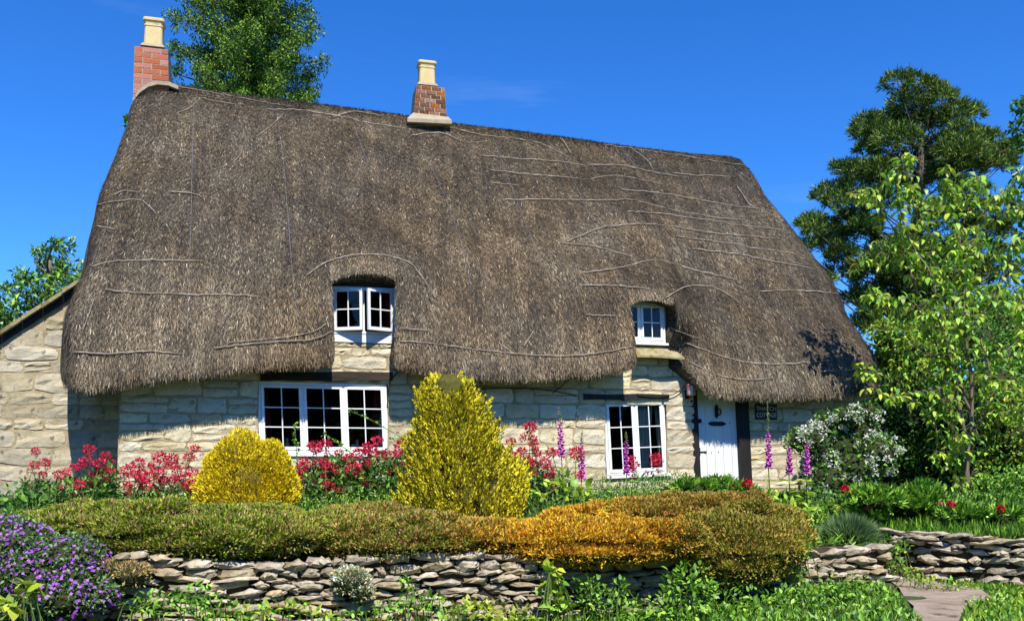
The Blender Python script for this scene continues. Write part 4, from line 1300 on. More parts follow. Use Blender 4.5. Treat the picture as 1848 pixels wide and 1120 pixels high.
# ------------------------------------------------------------------ planting
G = {  # leaf colours
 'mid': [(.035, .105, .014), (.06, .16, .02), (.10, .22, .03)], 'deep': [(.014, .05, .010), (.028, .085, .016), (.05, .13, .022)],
 'lime': [(.11, .20, .018), (.18, .28, .03), (.27, .36, .045)], 'bright': [(.06, .17, .02), (.10, .24, .03), (.16, .31, .045)],
 'blue': [(.03, .085, .03), (.055, .13, .05), (.09, .18, .07)], 'pine': [(.010, .026, .006), (.022, .050, .010), (.050, .090, .014), (.09, .13, .02)],
 'spruce': [(.018, .05, .010), (.045, .115, .012), (.085, .18, .018), (.13, .24, .025)],
 'gold': [(.42, .30, .012), (.62, .45, .015), (.74, .57, .025)], 'cone': [(.12, .12, .010), (.37, .295, .014), (.58, .46, .022), (.68, .55, .04)],
}
for _k, _s in (('mid', 1.9), ('deep', 1.7), ('lime', 1.5), ('bright', 1.75), ('blue', 1.6), ('pine', 2.4), ('spruce', 1.45), ('gold', 1.3), ('cone', 1.5)):
    G[_k] = [(t[0] * _s * (1.25 if _k not in ('gold', 'cone') else 1), t[1] * _s * 1.05, t[2] * _s * .85) for t in G[_k]]
def base_at(px, Y):
    X = (px - CX) / F * Y
    return np.array([X, Y, float(ground_z(X, Y))])

def blob(x, y, Y, rx, ry, rd=None):
    """ellipsoid seen at (x, y) with half sizes rx, ry in picture pixels, standing at depth Y"""
    k = Y / F
    return at(x, y, Y), np.array([rx * k, (rd if rd else rx * k), ry * k])

def limbs(root, pts, blobs_, r0, mat, name='trunk', top=.25, n=5, lk=.42):
    """tapered trunk with a limb to each clump"""
    mb = MB()
    P = catmull(pts, 14)
    mb.tube(P, np.interp(np.linspace(0, 1, 14), [0, .08, 1], [r0 * 1.35, r0, r0 * top]), 8)
    for c, r in blobs_:
        ci = int(np.clip(np.searchsorted(P[:, 2], c[2] - np.linalg.norm((c - P[len(P) // 2])[:2]) * .55), 2, 12))
        a = P[ci]
        m_ = (a + c) / 2 + np.array([rng.normal() * .1, rng.normal() * .1, -.08 * np.linalg.norm(c - a)])
        L_ = np.linalg.norm(c - a)
        if L_ < .05: continue
        rr = max(.012, r0 * lk * (1 - .55 * ci / 14))
        mb.tube(catmull([a, m_, c], 6), np.linspace(rr, rr * .3, 6), 5)
    return mb.build(name, mat, root, smooth=True, world_coords=True)

def core(root, blobs_, s, mat=None, name='branches', seed=3):
    mb = MB()
    for i, (c, r) in enumerate(blobs_):
        V, Fs = ico(c, np.asarray(r) * s, 2, .05, seed + i)
        mb.add(V, Fs)
    return mb.build(name, mat or M['twig'], root, world_coords=True)

def shrub(name, label, cat, base, blobs_, L, W, cols, w=None, dens=1.0, mat='leaf', group=None, cs=.70, shell=.6, up=.25, out=.7, rand=.9, jitter=.22, bend=.15, flat=0., half=None, part='foliage'):
    root = thing(name, label, cat, base, group=group)
    if cs: core(root, blobs_, cs)
    f = Fol()
    for c, r in blobs_:
        area = 4 * math.pi * ((r[0] * r[1]) ** 1.6 + (r[0] * r[2]) ** 1.6 + (r[1] * r[2]) ** 1.6) ** (1 / 1.6) / 3 ** (1 / 1.6)
        f.puff(c, r, int(dens * area / (L * W) * 1.1) + 20, L, W, cols, w, shell, out, up, rand, flat, jitter, bend, half)
    f.build(part, M[mat], root)
    return root

# ---- spruce behind the ridge on the left
def spruce(label, px, Y, ztop, halfw, seed):
    b0 = base_at(px, Y); b0[2] = 1.2
    root = thing('spruce_tree', label, 'tree', b0)
    zt = ztop
    mb = MB()
    top = np.array([b0[0] + .2, b0[1], zt])
    P = catmull([b0, (b0 + top) / 2 + np.array([.1, 0, 0]), top], 14)
    mb.tube(P, np.linspace(.34, .04, 14), 8)
    f = Fol()
    r = np.random.default_rng(seed)
    z = 9.4
    br = MB()
    while z < zt - .3:
        k = 7
        a0 = r.uniform(0, 6.28)
        for q in range(k):
            a = a0 + q * 2 * math.pi / k + r.normal() * .2
            reach = halfw * (1 - ((z - 6) / (zt - 5.5)) ** 1.6) * r.uniform(.7, 1.15) + .25
            ctr = np.array([b0[0] + .2 * (z - 1.2) / zt, b0[1], z])
            d = np.array([math.cos(a), math.sin(a), 0])
            Q = catmull([ctr, ctr + d * reach * .5 + np.array([0, 0, -.10 * reach]), ctr + d * reach + np.array([0, 0, -.02 * reach])], 9)
            br.tube(Q, np.linspace(.05, .012, 9), 4)
            # sprays along the branch: dense tufts above, hanging twigs below
            for t in np.linspace(.12, 1, 12):
                c = Q[0] + (Q[-1] - Q[0]) * t
                c = np.array([np.interp(t, np.linspace(0, 1, 9), Q[:, i]) for i in range(3)])
                if r.random() < (.12 if z < 18.5 else .5): continue
                w_ = .36 * (1.15 - .4 * t)
                f.puff(c + np.array([r.normal() * .14, r.normal() * .14, .0]), (w_ * .9, w_ * .9, .20), 74, .10, .05, G['spruce'], [3, 4, 3.5, 2], .2, .6, .35, .7, jitter=.25)
                if t < .6 and z < 18.5:
                    f.puff(c + np.array([r.normal() * .4, r.normal() * .4, -.1]), (.34, .34, .22), 26, .115, .06, G['spruce'], [4, 3, 2, 1], .2, .6, .2, .7)
                if r.random() < .75:
                    hl = r.uniform(.25, .7)
                    f.puff(c + np.array([r.normal() * .12, r.normal() * .12, -hl * .6]), (.11, .11, hl * .6), 36, .11, .036, G['spruce'], [4, 3, 1, .4], .1, .3, -.6, .4)
        z += r.uniform(.42, .62)
    mb.add(br.v, br.f)
    mb.build('trunk', M['bark'], root, smooth=True, world_coords=True)
    f.build('crown', M['needle'], root)
spruce('tall green spruce rising behind the ridge near the left chimney', 434, 31, 25.0, 3.7, 5)

# ---- pine behind the right end
def pine(label, Y, clumps, trunk_px, seed):
    base = base_at(trunk_px[0][0], Y); base[2] = 1.1
    root = thing('pine_tree', label, 'tree', base)
    r = np.random.default_rng(seed)
    bl = []
    for (x, y, q) in clumps:
        for _ in range(4):
            bl.append(blob(x + r.normal() * q * .5, y + r.normal() * q * .42, Y + r.uniform(-2.0, 2.0), q * r.uniform(.5, .85), q * r.uniform(.35, .58)))
    tp = [base] + [at(x, y, Y) for x, y in trunk_px[1:]]
    limbs(root, tp, bl, .36, M['bark'], lk=.16)
    f = Fol()
    for c, rr in bl:
        nt_ = int(100 * (rr[0] / .9) ** 2) + 12
        o = rdir(nt_); o[:, 2] = np.abs(o[:, 2]) * 1.0 - .35; o = unit(o)
        tips = c + o * rr * (.45 + .6 * r.random((nt_, 1)) ** .5)
        for t, oo in zip(tips, o):
            k = 19
            D = oo * .8 + np.array([0, 0, .5]) + rdir(k) * .8
            f.leaves(t + rdir(k) * .09, D, rdir(k), .24 * rng.uniform(.6, 1.2, k), .034, mixcol(k, G['pine'], [2, 4, 3, 1.3], .2) * r.uniform(.75, 1.3), .08)
    f.build('crown', M['needle'], root)
pine('large dark green pine standing behind the right end of the roof', 32, [(1690, 176, 34), (1640, 190, 44), (1585, 222, 34), (1728, 215, 38), (1560, 262, 30), (1640, 255, 56), (1712, 276, 52), (1762, 262, 26), (1532, 305, 28), (1598, 318, 52), (1680, 340, 62), (1755, 310, 44), (1502, 358, 34), (1560, 385, 52), (1640, 415, 70), (1476, 408, 24), (1520, 428, 44), (1795, 292, 30), (1822, 270, 17), (1740, 400, 56), (1565, 475, 56), (1645, 500, 70), (1548, 545, 44), (1720, 480, 56), (1600, 565, 56), (1690, 570, 60), (1470, 505, 20), (1490, 440, 30)],
     [(1650, 900), (1652, 600), (1655, 400), (1665, 230)], 8)

# ---- broadleaf trees and shrubs round the house
def broadleaf(name, label, Y, clumps, trunk_px, r0, L, W, cols, w=None, mat='leaf', dens=.75, group=None, seed=1, bark='bark', dj=.8, cs=0, shell=.25, up=.1, bend=.2):
    base = base_at(trunk_px[0][0], Y)
    root = thing(name, label, 'tree' if 'tree' in name else 'shrub', base, group=group)
    r = np.random.default_rng(seed)
    bl = [blob(x, y, Y + r.uniform(-dj, dj), q, q * .85) for x, y, q in clumps]
    limbs(root, [base] + [at(x, y, Y) for x, y in trunk_px[1:]], bl, r0, M[bark])
    if cs: core(root, bl, cs, name='twigs')
    f = Fol()
    for c, rr in bl:
        f.puff(c, rr, int(dens * 9 * rr[0] * rr[2] / (L * W)) + 20, L, W, cols, w, shell, .5, up, 1.0, jitter=.25, bend=bend)
    f.build('crown', M[mat], root)
    return root
broadleaf('bay_tree', 'glossy green leafy tree above the outbuilding roof at far left', 21, [(20, 560, 40), (62, 520, 34), (95, 482, 30), (78, 560, 36), (110, 520, 30), (40, 498, 18), (72, 455, 15), (98, 440, 13), (120, 445, 16), (12, 520, 16), (128, 490, 26), (118, 560, 30), (-20, 560, 30), (-8, 590, 34), (30, 600, 30)], [(85, 900), (82, 700), (84, 560), (90, 470)], .16, .15, .06, G['bright'] + G['deep'], [2, 2.5, 1.5, 2, 2.5, 2], 'gloss', 1.9, seed=3)
broadleaf('leafy_tree', 'dark leafy tree cut off by the right edge high up', 24, [(1850, 200, 22), (1838, 232, 18), (1862, 260, 30), (1850, 315, 26), (1842, 350, 24), (1868, 380, 36), (1846, 190, 14), (1880, 200, 40), (1890, 300, 46), (1850, 420, 18), (1885, 450, 50), (1880, 540, 50), (1870, 620, 40), (1930, 210, 60), (1940, 310, 70), (1960, 420, 80), (1930, 520, 70), (1940, 130, 50), (1990, 250, 60), (1990, 520, 70)], [(1888, 930), (1886, 700), (1884, 450), (1872, 230)], .2, .22, .10, G['deep'] + G['mid'], [3, 3, 2, 2, 1, 1], 'gloss', .9, seed=4)
bgs = [
 ('yellow green shrub between thatch and young tree on the right', 19.5, [(1600, 610, 36), (1640, 640, 44), (1610, 670, 40), (1660, 690, 44), (1700, 640, 50), (1680, 600, 34), (1590, 650, 30)], (1630, 900), G['lime'] + G['bright'], .10),
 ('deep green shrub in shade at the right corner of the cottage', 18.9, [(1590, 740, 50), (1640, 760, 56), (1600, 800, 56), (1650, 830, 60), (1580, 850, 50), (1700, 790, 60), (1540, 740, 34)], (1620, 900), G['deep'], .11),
 ('broad green shrub behind the trunk of the young tree', 18.5, [(1720, 720, 60), (1700, 830, 56), (1760, 800, 60), (1740, 870, 60), (1800, 700, 60), (1770, 620, 50)], (1730, 900), G['mid'] + G['deep'], .10),
 ('pale flowering shrub at the right edge beyond the young tree', 17.5, [(1800, 760, 40), (1830, 730, 44), (1840, 800, 56), (1800, 840, 44), (1790, 720, 26), (1850, 860, 50)], (1830, 910), G['lime'] + G['mid'], .085),
 ('tall green shrub filling the right edge behind the young tree', 20.5, [(1810, 600, 60), (1850, 560, 46), (1860, 640, 66), (1790, 540, 30), (1835, 700, 60), (1740, 560, 46), (1720, 500, 34)], (1835, 900), G['mid'] + G['bright'], .12)]
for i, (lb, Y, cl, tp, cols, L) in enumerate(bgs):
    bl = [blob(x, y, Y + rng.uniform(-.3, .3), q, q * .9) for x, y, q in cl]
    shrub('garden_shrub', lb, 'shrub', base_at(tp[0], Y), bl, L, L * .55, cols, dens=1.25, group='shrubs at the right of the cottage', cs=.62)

# ---- low hedges and trees across the lane, behind the viewer (they show in the window panes)
lane = thing('lane_hedge', 'dark hedge and trees across the lane seen in the window panes', 'hedge', (0, -9, .1))
bl = []
for k in range(22):
    X = -34 + k * 3.3
    hgt = 6.0 + 4.0 * rng.random()
    bl.append((np.array([X, -14 - rng.random() * 2, hgt * .5]), np.array([2.4, 1.8, hgt * .62])))
core(lane, bl, .86)
f = Fol()
for c, r in bl: f.puff(c, r, 420, .5, .3, G['deep'] + G['mid'], None, .8)
f.build('foliage', M['leaf'], lane)

# ---- the young tree on the right
YT = 16.3
yb = base_at(1752, YT)
yt = thing('young_tree', 'young slender tree with large yellow green drooping leaves at right', 'tree', yb)
stems = [([(1752, 930), (1748, 880), (1744, 820), (1756, 720), (1742, 600), (1735, 470), (1716, 350), (1705, 312)], .05, .010),
 ([(1746, 800), (1725, 700), (1700, 590), (1680, 500), (1640, 430), (1622, 370), (1616, 318), (1636, 286)], .042, .008),
 ([(1750, 740), (1722, 640), (1700, 500), (1690, 420), (1680, 360)], .035, .008), ([(1690, 560), (1652, 520), (1628, 440), (1580, 370), (1548, 348)], .026, .007),
 ([(1700, 640), (1660, 570), (1612, 545), (1576, 528)], .022, .006), ([(1740, 720), (1690, 700), (1630, 716), (1586, 708), (1556, 670)], .026, .006),
 ([(1752, 720), (1780, 660), (1812, 636), (1850, 600)], .03, .007), ([(1742, 600), (1780, 560), (1810, 500), (1838, 440)], .026, .007), ([(1736, 480), (1772, 400), (1800, 352), (1830, 335)], .024, .006),
 ([(1730, 440), (1750, 360), (1762, 318)], .018, .006), ([(1756, 780), (1790, 720), (1822, 700)], .02, .006), ([(1745, 830), (1722, 780), (1712, 740)], .018, .005), ([(1630, 445), (1590, 440), (1560, 470)], .015, .005), ([(1690, 430), (1660, 400), (1640, 340)], .015, .005), ([(1742, 560), (1716, 600), (1704, 690)], .016, .005), ([(1810, 500), (1830, 520), (1850, 560)], .014, .005), ([(1700, 640), (1650, 640), (1610, 600)], .016, .005), ([(1762, 600), (1780, 640), (1790, 690)], .013, .004), ([(1720, 700), (1690, 760), (1700, 830)], .014, .004), ([(1756, 760), (1768, 820), (1762, 900)], .013, .004)]
mb = MB(); f = Fol(); br = MB()
LC = G['lime'] + G['bright'] + [(.38, .38, .05)]
for k, (pl, ra, rb) in enumerate(stems):
    n = 16
    off = rng.normal() * .35 if k else 0
    P = catmull([at(x, y, YT + off * (i / max(len(pl) - 1, 1))) for i, (x, y) in enumerate(pl)], n)
    P[1:, :] += rng.normal(size=(n - 1, 3)) * .012
    (mb if k == 0 else br).tube(P, np.linspace(ra, rb, n), 6)
    # leaves hang in whorls along the outer half and at the tip
    L_ = np.linalg.norm(np.diff(P, axis=0), axis=1).sum()
    for t in np.r_[np.linspace(.22 if k else .5, .95, max(4, int(L_ * 7.5))), [1, 1, 1, 1, 1]]:
        c = np.array([np.interp(t, np.linspace(0, 1, n), P[:, i]) for i in range(3)])
        tw = c + rdir(1)[0] * np.array([.26, .26, .2]) * rng.random()
        br.tube([c, (c + tw) / 2 + np.array([0, 0, .02]), tw], [.006, .005, .003], 4)
        m_ = rng.integers(4, 8)
        az = rng.uniform(0, 6.28) + np.arange(m_) * 2.4
        D = np.stack([np.cos(az), np.sin(az), rng.uniform(-1.0, .1, m_)], 1)
        N = unit(np.stack([np.cos(az) * .5, np.sin(az) * .5, np.ones(m_)], 1) + rdir(m_) * .25)
        Lf = rng.uniform(.10, .20, m_)
        Pm = tw + unit(D) * .03
        f.leaves(Pm, D, N, Lf, Lf * .48, mixcol(m_, LC, [1, 2.5, 2.2, 1.4, 2.2, 2, .4], .2), .28, ovate=True)
for (x, y, q) in [(1620, 318, 34), (1660, 375, 44), (1735, 345, 44), (1800, 360, 40), (1600, 455, 40), (1680, 465, 50), (1750, 440, 46), (1822, 440, 36), (1590, 540, 30), (1650, 555, 46), (1722, 560, 54), (1800, 540, 46), (1680, 640, 54), (1760, 640, 54), (1566, 668, 26), (1622, 690, 32), (1700, 720, 46), (1765, 740, 46), (1742, 815, 40), (1735, 875, 34), (1750, 850, 30), (1722, 780, 36), (1825, 640, 36), (1570, 352, 20), (1840, 380, 26), (1830, 740, 30)]:
    c, r = blob(x, y, YT + rng.normal() * .35, q, q * .85)
    m_ = int(q * 1.5)
    o = rdir(m_) * rng.random((m_, 1)) ** .4
    P = c + o * r
    az = rng.uniform(0, 6.28, m_)
    D = np.stack([np.cos(az), np.sin(az), rng.uniform(-1.3, .0, m_)], 1)
    Lf = rng.uniform(.09, .17, m_)
    f.leaves(P, D, unit(np.stack([np.cos(az) * .6, np.sin(az) * .6, np.ones(m_)], 1) + rdir(m_) * .35), Lf, Lf * .47, mixcol(m_, LC, [2.2, 2.4, 1.2, 2.2, 2.6, 2, .3], .22), .28, ovate=True)
    for e in P[:10]:
        br.tube(catmull([c, (c + e) / 2 + rng.normal(size=3) * .03, e], 5), [.008, .007, .006, .005, .003], 4)
mb.build('trunk', M['bark_pale'], yt, smooth=True, world_coords=True)
br.build('branches', M['bark_pale'], yt, smooth=True, world_coords=True)
f.build('crown', M['leaf'], yt)

# ---- white flowering bush beside the sign
wb = [blob(x, y, 15.9 + rng.uniform(-.2, .3), q, q * .9) for x, y, q in [(1470, 800, 36), (1500, 775, 38), (1440, 795, 22), (1520, 810, 44), (1490, 840, 42), (1545, 780, 40), (1540, 850, 44), (1565, 745, 26), (1500, 870, 40), (1580, 820, 40), (1530, 752, 24)]]
wr = shrub('flowering_bush', 'dark green bush covered in white blossom beside the door', 'bush', base_at(1510, 15.9), wb, .085, .05, G['mid'] + G['deep'], dens=.85, mat='gloss', cs=.78)
f = Fol()
for c, r in wb:
    n = int(44 * r[0] * r[2] / .1)
    o = rdir(n * 3); o = o[(o[:, 1] < .3)][:n]
    for oo in o:
        if lump(oo[None] + c, 3.2, 4)[0] < .05: continue
        p = c + oo * r * rng.uniform(.95, 1.12)
        f.puff(p, (.06, .06, .05), 20, .038, .03, [(.70, .70, .55), (.82, .82, .72)], None, .3, .9, .2, .6, jitter=.08)
f.build('blossom', M['petal'], wr)

# ---- golden dome and golden cone
gY = 11.8
db = [blob(446, 872, gY, 86, 60, .5), blob(430, 834, gY, 46, 54, .38), blob(482, 842, gY + .05, 36, 50, .34), blob(500, 872, gY, 34, 50, .3), blob(395, 868, gY - .05, 36, 50, .3), blob(450, 905, gY, 84, 46, .52)]
dome = thing('golden_dome_shrub', 'clipped golden yellow conifer dome in front of the cottage', 'shrub', base_at(446, gY))
core(dome, db, .70, surf('gold_twigs', [(.08, .06, .01), (.16, .12, .015)], 20, .9, .8))
f = Fol()
for c, r in db:
    f.puff(c, r, 10000, .042, .016, G['gold'] + [(.30, .25, .02)], [2, 4, 3, 1], .84, .8, .75, .4, jitter=.16)
f.build('foliage', M['needle'], dome)
cY = 10.9
ck = cY / F
cone = thing('golden_conifer', 'pointed yellow green conifer standing before the cottage wall', 'conifer', base_at(832, cY))
prof = [(676, 20), (690, 40), (720, 54), (760, 66), (800, 82), (840, 102), (890, 122), (925, 122), (950, 90)]
cxs = [(678, 810), (760, 815), (850, 830), (950, 842)]
mb = MB(); f = Fol()
zr0, zr1 = at(0, 678, cY)[2], at(0, 952, cY)[2]
V = []; n = 14
for y, r in prof:
    c = at(np.interp(y, [a for a, _ in cxs], [b for _, b in cxs]), y, cY)
    V += [c + np.array([math.cos(t) * r * ck * .60, math.sin(t) * r * ck * .60, 0]) for t in np.linspace(0, 2 * math.pi, n, endpoint=False)]
Fs = [(i * n + k, i * n + (k + 1) % n, (i + 1) * n + (k + 1) % n, (i + 1) * n + k) for i in range(len(prof) - 1) for k in range(n)]
mk('branches', np.array(V), Fs, surf('golden_conifer_twigs', [(.06, .055, .008), (.13, .115, .015)], 20, .9, .8), cone, world_coords=True)
for _ in range(430):
    y = 684 + 258 * rng.random() ** .72
    r = np.interp(y, [p for p, _ in prof], [q for _, q in prof]) * ck
    a = rng.uniform(0, 6.28)
    c = at(np.interp(y, [a_ for a_, _ in cxs], [b for _, b in cxs]), y, cY)
    lobe = 1 + .10 * math.sin(a * 3 + y * .06)
    c = c + np.array([math.cos(a), math.sin(a), 0]) * r * rng.uniform(.66, .95) * lobe
    pr = rng.uniform(.095, .165) * np.interp(y, [680, 740], [.55, 1])
    d = np.array([math.cos(a) * .5, math.sin(a) * .5, .8])
    k = 115
    t = rng.random(k)
    P = c + d * (t[:, None] - .4) * pr * 2.2 + rdir(k) * pr * .75 * (1 - t[:, None]) * np.array([1, 1, .7])
    f.leaves(P, d + rdir(k) * .45, rdir(k), .048 * rng.uniform(.6, 1.3, k), .019, mixcol(k, G['cone'], [2.2, 3, 3.6, 2.4], .18) * rng.uniform(.72, 1.05), .05)
f.build('foliage', M['needle'], cone)

# ---- heather cushions along the wall
def heather(label, blobs_px, Y, cols, w, n_per=8500, mix=(), ryk=.70, name='heather_cushion', L=.044, W=.017, group='heather cushions along the wall', up=.5):
    bl = [blob(x, y + 5, Y + dy, rx, ry * ryk, rd) for x, y, rx, ry, dy, rd in blobs_px]
    big = list(bl)
    for _ in range(int(len(big) * 2.2) if len(big) > 3 else 0):       # small uneven swellings
        c, r = big[rng.integers(len(big))]
        o = unit(np.array([rng.normal(), -abs(rng.normal()) * .6, abs(rng.normal()) * .9]))
        q = rng.uniform(.08, .15)
        bl.append((c + o * r * .86, np.array([q * 1.6, q * 1.2, q])))
    cx_ = np.mean([b[0] for b in blobs_px])
    root = thing(name, label, 'heather', base_at(cx_, Y), group=group)
    core(root, bl, .84, M['twig'])
    f = Fol()
    cs_ = np.array([c for c, _ in bl]); rs_ = np.array([r for _, r in bl])
    for i, (c, r) in enumerate(bl):
        area = r[0] * r[2] * math.pi * 2 + r[0] * r[1] * math.pi
        n = int(n_per * area)
        o = rdir(n); o[:, 2] = np.where(rng.random(n) < .75, np.abs(o[:, 2]), o[:, 2])
        o = o[o[:, 1] < .55]; n = len(o)
        lm = 1 + .10 * lump(o * 3, 1.6, i + 3) + .075 * lump(o * 9, 1.5, i + 30)
        P = c + o * r * (.86 + .17 * rng.random((n, 1))) * lm[:, None]
        keep = np.ones(n, bool)
        for j in range(len(bl)):
            if j != i: keep &= (((P - cs_[j]) / rs_[j]) ** 2).sum(1) > .58
        P, o = P[keep], o[keep]; n = len(P)
        patch = lump(P, 2.4, 77)
        C = mixcol(n, cols, w, .2)
        for (xa, xb, c2, w2) in mix:
            pr = np.clip((P[:, 0] / P[:, 1] * F + CX - xa) / (xb - xa), 0, 1) * .8
            pick = rng.random(n) < pr + .25 * lump(P, 3.0, 55) * (pr > .02)
            C[pick] = mixcol(int(pick.sum()), c2, w2, .2)
        C = C * 2.1 * (1 + .22 * patch[:, None])
        f.leaves(P - o * .01, o * .7 + rdir(n) * .65 + np.array([0, 0, up]), rdir(n), L * rng.uniform(.6, 1.35, n), W * rng.uniform(.7, 1.3, n), np.clip(C, .004, .9), .05)
    f.build('foliage', M['needle'], root)
    return root
gr_ = [(.07, .10, .010), (.12, .16, .012), (.17, .21, .018), (.20, .12, .05), (.30, .20, .12)]; gw = [3, 4, 3, 1.6, .9]
rs_ = [(.08, .10, .012), (.13, .15, .014), (.19, .14, .03), (.23, .11, .035), (.25, .16, .08)]; rw = [3, 3, 2, 1.6, 1]
og_ = [(.24, .14, .010), (.34, .20, .012), (.43, .27, .018), (.30, .11, .018), (.14, .12, .016)]; ow = [3, 4, 2.4, 2, 1.6]
ru_ = [(.10, .115, .012), (.16, .16, .015), (.20, .12, .025), (.25, .17, .045), (.13, .10, .02)]; uw = [3, 3, 2, 1.6, 1.6]
heather('long green heather cushion with faded tips above the left wall', [(150, 945, 110, 52, .2, .7), (270, 950, 130, 62, .1, .8), (400, 955, 140, 64, .15, .8), (510, 962, 100, 56, .2, .7), (330, 975, 200, 46, -.15, .55), (110, 955, 80, 34, .3, .5), (240, 925, 120, 34, .7, .6), (430, 935, 120, 40, .7, .6)], 9.6, gr_, gw, mix=[(470, 590, rs_, rw)])
heather('green and russet heather below the golden conifer', [(640, 955, 110, 54, .15, .75), (760, 958, 100, 54, .2, .75), (700, 978, 150, 42, -.1, .55), (840, 965, 80, 48, .15, .6), (600, 965, 80, 48, .1, .6), (690, 925, 110, 32, .7, .6)], 9.95, rs_, rw, mix=[(640, 560, gr_, gw), (790, 890, og_, ow)])
heather('bright orange gold heather spilling over the wall in the middle', [(930, 968, 90, 48, .1, .6), (1030, 962, 100, 52, .05, .65), (1130, 966, 95, 50, .05, .65), (1220, 972, 80, 46, .1, .6), (1060, 990, 150, 36, -.12, .5), (1055, 925, 34, 22, .4, .35), (880, 985, 60, 34, .0, .4)], 10.15, og_, ow, mix=[(930, 850, rs_, rw), (1170, 1270, ru_, uw)])
heather('rust and green heather mound behind the orange heather', [(1180, 920, 90, 40, .2, .6), (1260, 915, 90, 42, .2, .6), (1320, 905, 46, 30, .25, .4), (1120, 925, 60, 30, .3, .5)], 11.3, [(.12, .12, .012), (.18, .15, .018), (.24, .12, .03), (.29, .13, .033), (.26, .19, .045)], [3, 3, 2, 1.5, 1], mix=[(1150, 1080, og_, ow)])
heather('big rounded russet heather bulging over the wall on the right', [(1345, 985, 100, 66, .0, .75), (1300, 965, 80, 50, .15, .65), (1400, 965, 62, 44, .2, .55), (1330, 1015, 84, 42, -.15, .55), (1380, 935, 70, 34, .5, .5)], 10.25, ru_, uw, mix=[(1270, 1215, og_, ow)], ryk=.90)
heather('dry brown stonecrop cushion hanging on the left wall', [(238, 1032, 34, 28, -.2, .2), (210, 1020, 26, 20, -.15, .2)], 8.95, [(.20, .15, .05), (.30, .20, .10), (.16, .16, .03)], [2, 2, 1], 3500, (), .9, 'stonecrop', .035, .014, 'cushion plants on the dry wall')
al = heather('small grey and white flowered cushion plant on the wall face', [(632, 1042, 36, 28, -.28, .14), (650, 1062, 26, 22, -.28, .1)], 9.5, [(.26, .30, .18), (.40, .27, .13), (.62, .60, .52), (.14, .20, .07)], [3, 2, 1.2, 2], 5200, (), .9, 'cushion_plant', .035, .012, 'cushion plants on the dry wall')

# ---- red valerian
def valerian(label, heads, Y, leaf_blobs, hr=11, leafc='blue', group='red valerian clumps', nl=1.0, ds=.35):
    xs_ = [h[0] for h in heads]
    base = base_at(sum(xs_) / len(xs_), Y)
    root = thing('valerian', label, 'flower', base, group=group)
    st = MB(); f = Fol()
    k = Y / F
    for (x, y) in heads:
        yy = Y + rng.uniform(-ds, ds)
        p = at(x, y, yy)
        g = base_at(x + rng.normal() * 14, yy); g[2] = float(ground_z(g[0], g[1]))
        mid = (p + g) / 2 + np.array([rng.normal() * .05, rng.normal() * .05, 0])
        P = catmull([g, mid, p], 9)
        V_, F_ = tube(P, np.linspace(.008, .004, 9), 4)
        mk('stem', V_, F_, M['stem'], root, world_coords=True)
        for t in np.linspace(.15, .82, 6):
            c = np.array([np.interp(t, np.linspace(0, 1, 9), P[:, i]) for i in range(3)])
            a = rng.uniform(0, 6.28)
            D = np.array([[math.cos(a), math.sin(a), .35], [-math.cos(a), -math.sin(a), .35]])
            Lf = .11 * (1.15 - .75 * t)
            f.leaves(np.array([c, c]), D, np.array([[0, 0, 1.], [0, 0, 1]]) + rdir(2) * .2, Lf, Lf * .45, mixcol(2, G[leafc], None, .2), .2)
        hf = Fol()
        s_ = rng.uniform(.75, 1.25) * hr * k * .88
        hf.puff(p, (s_ * 1.05, s_ * .95, s_ * .8), 140, s_ * .42, s_ * .3, [(.52, .02, .06), (.68, .035, .09), (.78, .08, .14)], [3, 4, 2], .35, .9, .4, .6, jitter=.15)
        hf.build('flower_head', M['petal'], root)
        for q in range(2):
            hs_ = Fol()
            hs_.puff(p + np.array([rng.normal() * s_ * 1.1, rng.normal() * s_, -abs(rng.normal()) * s_ * 1.3 - s_ * .9]), s_ * .5, 40, s_ * .3, s_ * .24, [(.52, .02, .06), (.66, .035, .085)], None, .2, .9, .4, .6)
            hs_.build('flower_head', M['petal'], root)
    for (x, y, rx, ry) in leaf_blobs:
        c, r = blob(x, y, Y, rx, ry)
        f.puff(c, r, int(nl * rx * ry * .34), .085, .036, G[leafc] + G['mid'], None, .2, .5, .5, .8, jitter=.22)
    f.build('foliage', M['leaf'], root)
    return root
valerian('red valerian in the shade line before the outbuilding wall', [(64, 814), (62, 838), (81, 834), (107, 857), (134, 844), (161, 810), (153, 834), (191, 822), (179, 835), (161, 874), (143, 874), (94, 896), (77, 856), (198, 851), (183, 852), (120, 852), (63, 875), (165, 860)], 11.6, [(80, 905, 50, 28), (140, 890, 60, 24), (190, 875, 26, 34), (60, 890, 30, 26)])
valerian('red valerian against the corner left of the golden dome', [(231, 848), (250, 835), (257, 852), (231, 877), (257, 867), (290, 825), (310, 829), (285, 852), (315, 864), (283, 879), (303, 839), (352, 809), (341, 824), (352, 854), (335, 861), (345, 874), (322, 881), (318, 845), (270, 860), (246, 856), (297, 866)], 11.8, [(250, 890, 40, 14), (320, 888, 44, 16)], nl=.6)
valerian('broad clump of red valerian under the wide window', [(567, 806), (572, 811), (588, 800), (548, 832), (545, 842), (538, 854), (587, 838), (583, 850), (612, 817), (616, 834), (617, 850), (596, 861), (574, 862), (553, 863), (593, 876), (647, 817), (638, 859), (620, 887), (638, 845), (665, 808), (682, 795), (670, 814), (678, 877), (662, 837), (725, 803), (717, 817), (600, 843), (560, 848), (630, 828), (655, 850), (690, 820), (705, 835)], 13.2, [(570, 870, 48, 30), (630, 872, 56, 36), (690, 860, 50, 42), (650, 895, 90, 26), (580, 900, 60, 26), (720, 850, 30, 34), (610, 845, 40, 24)], nl=1.25)
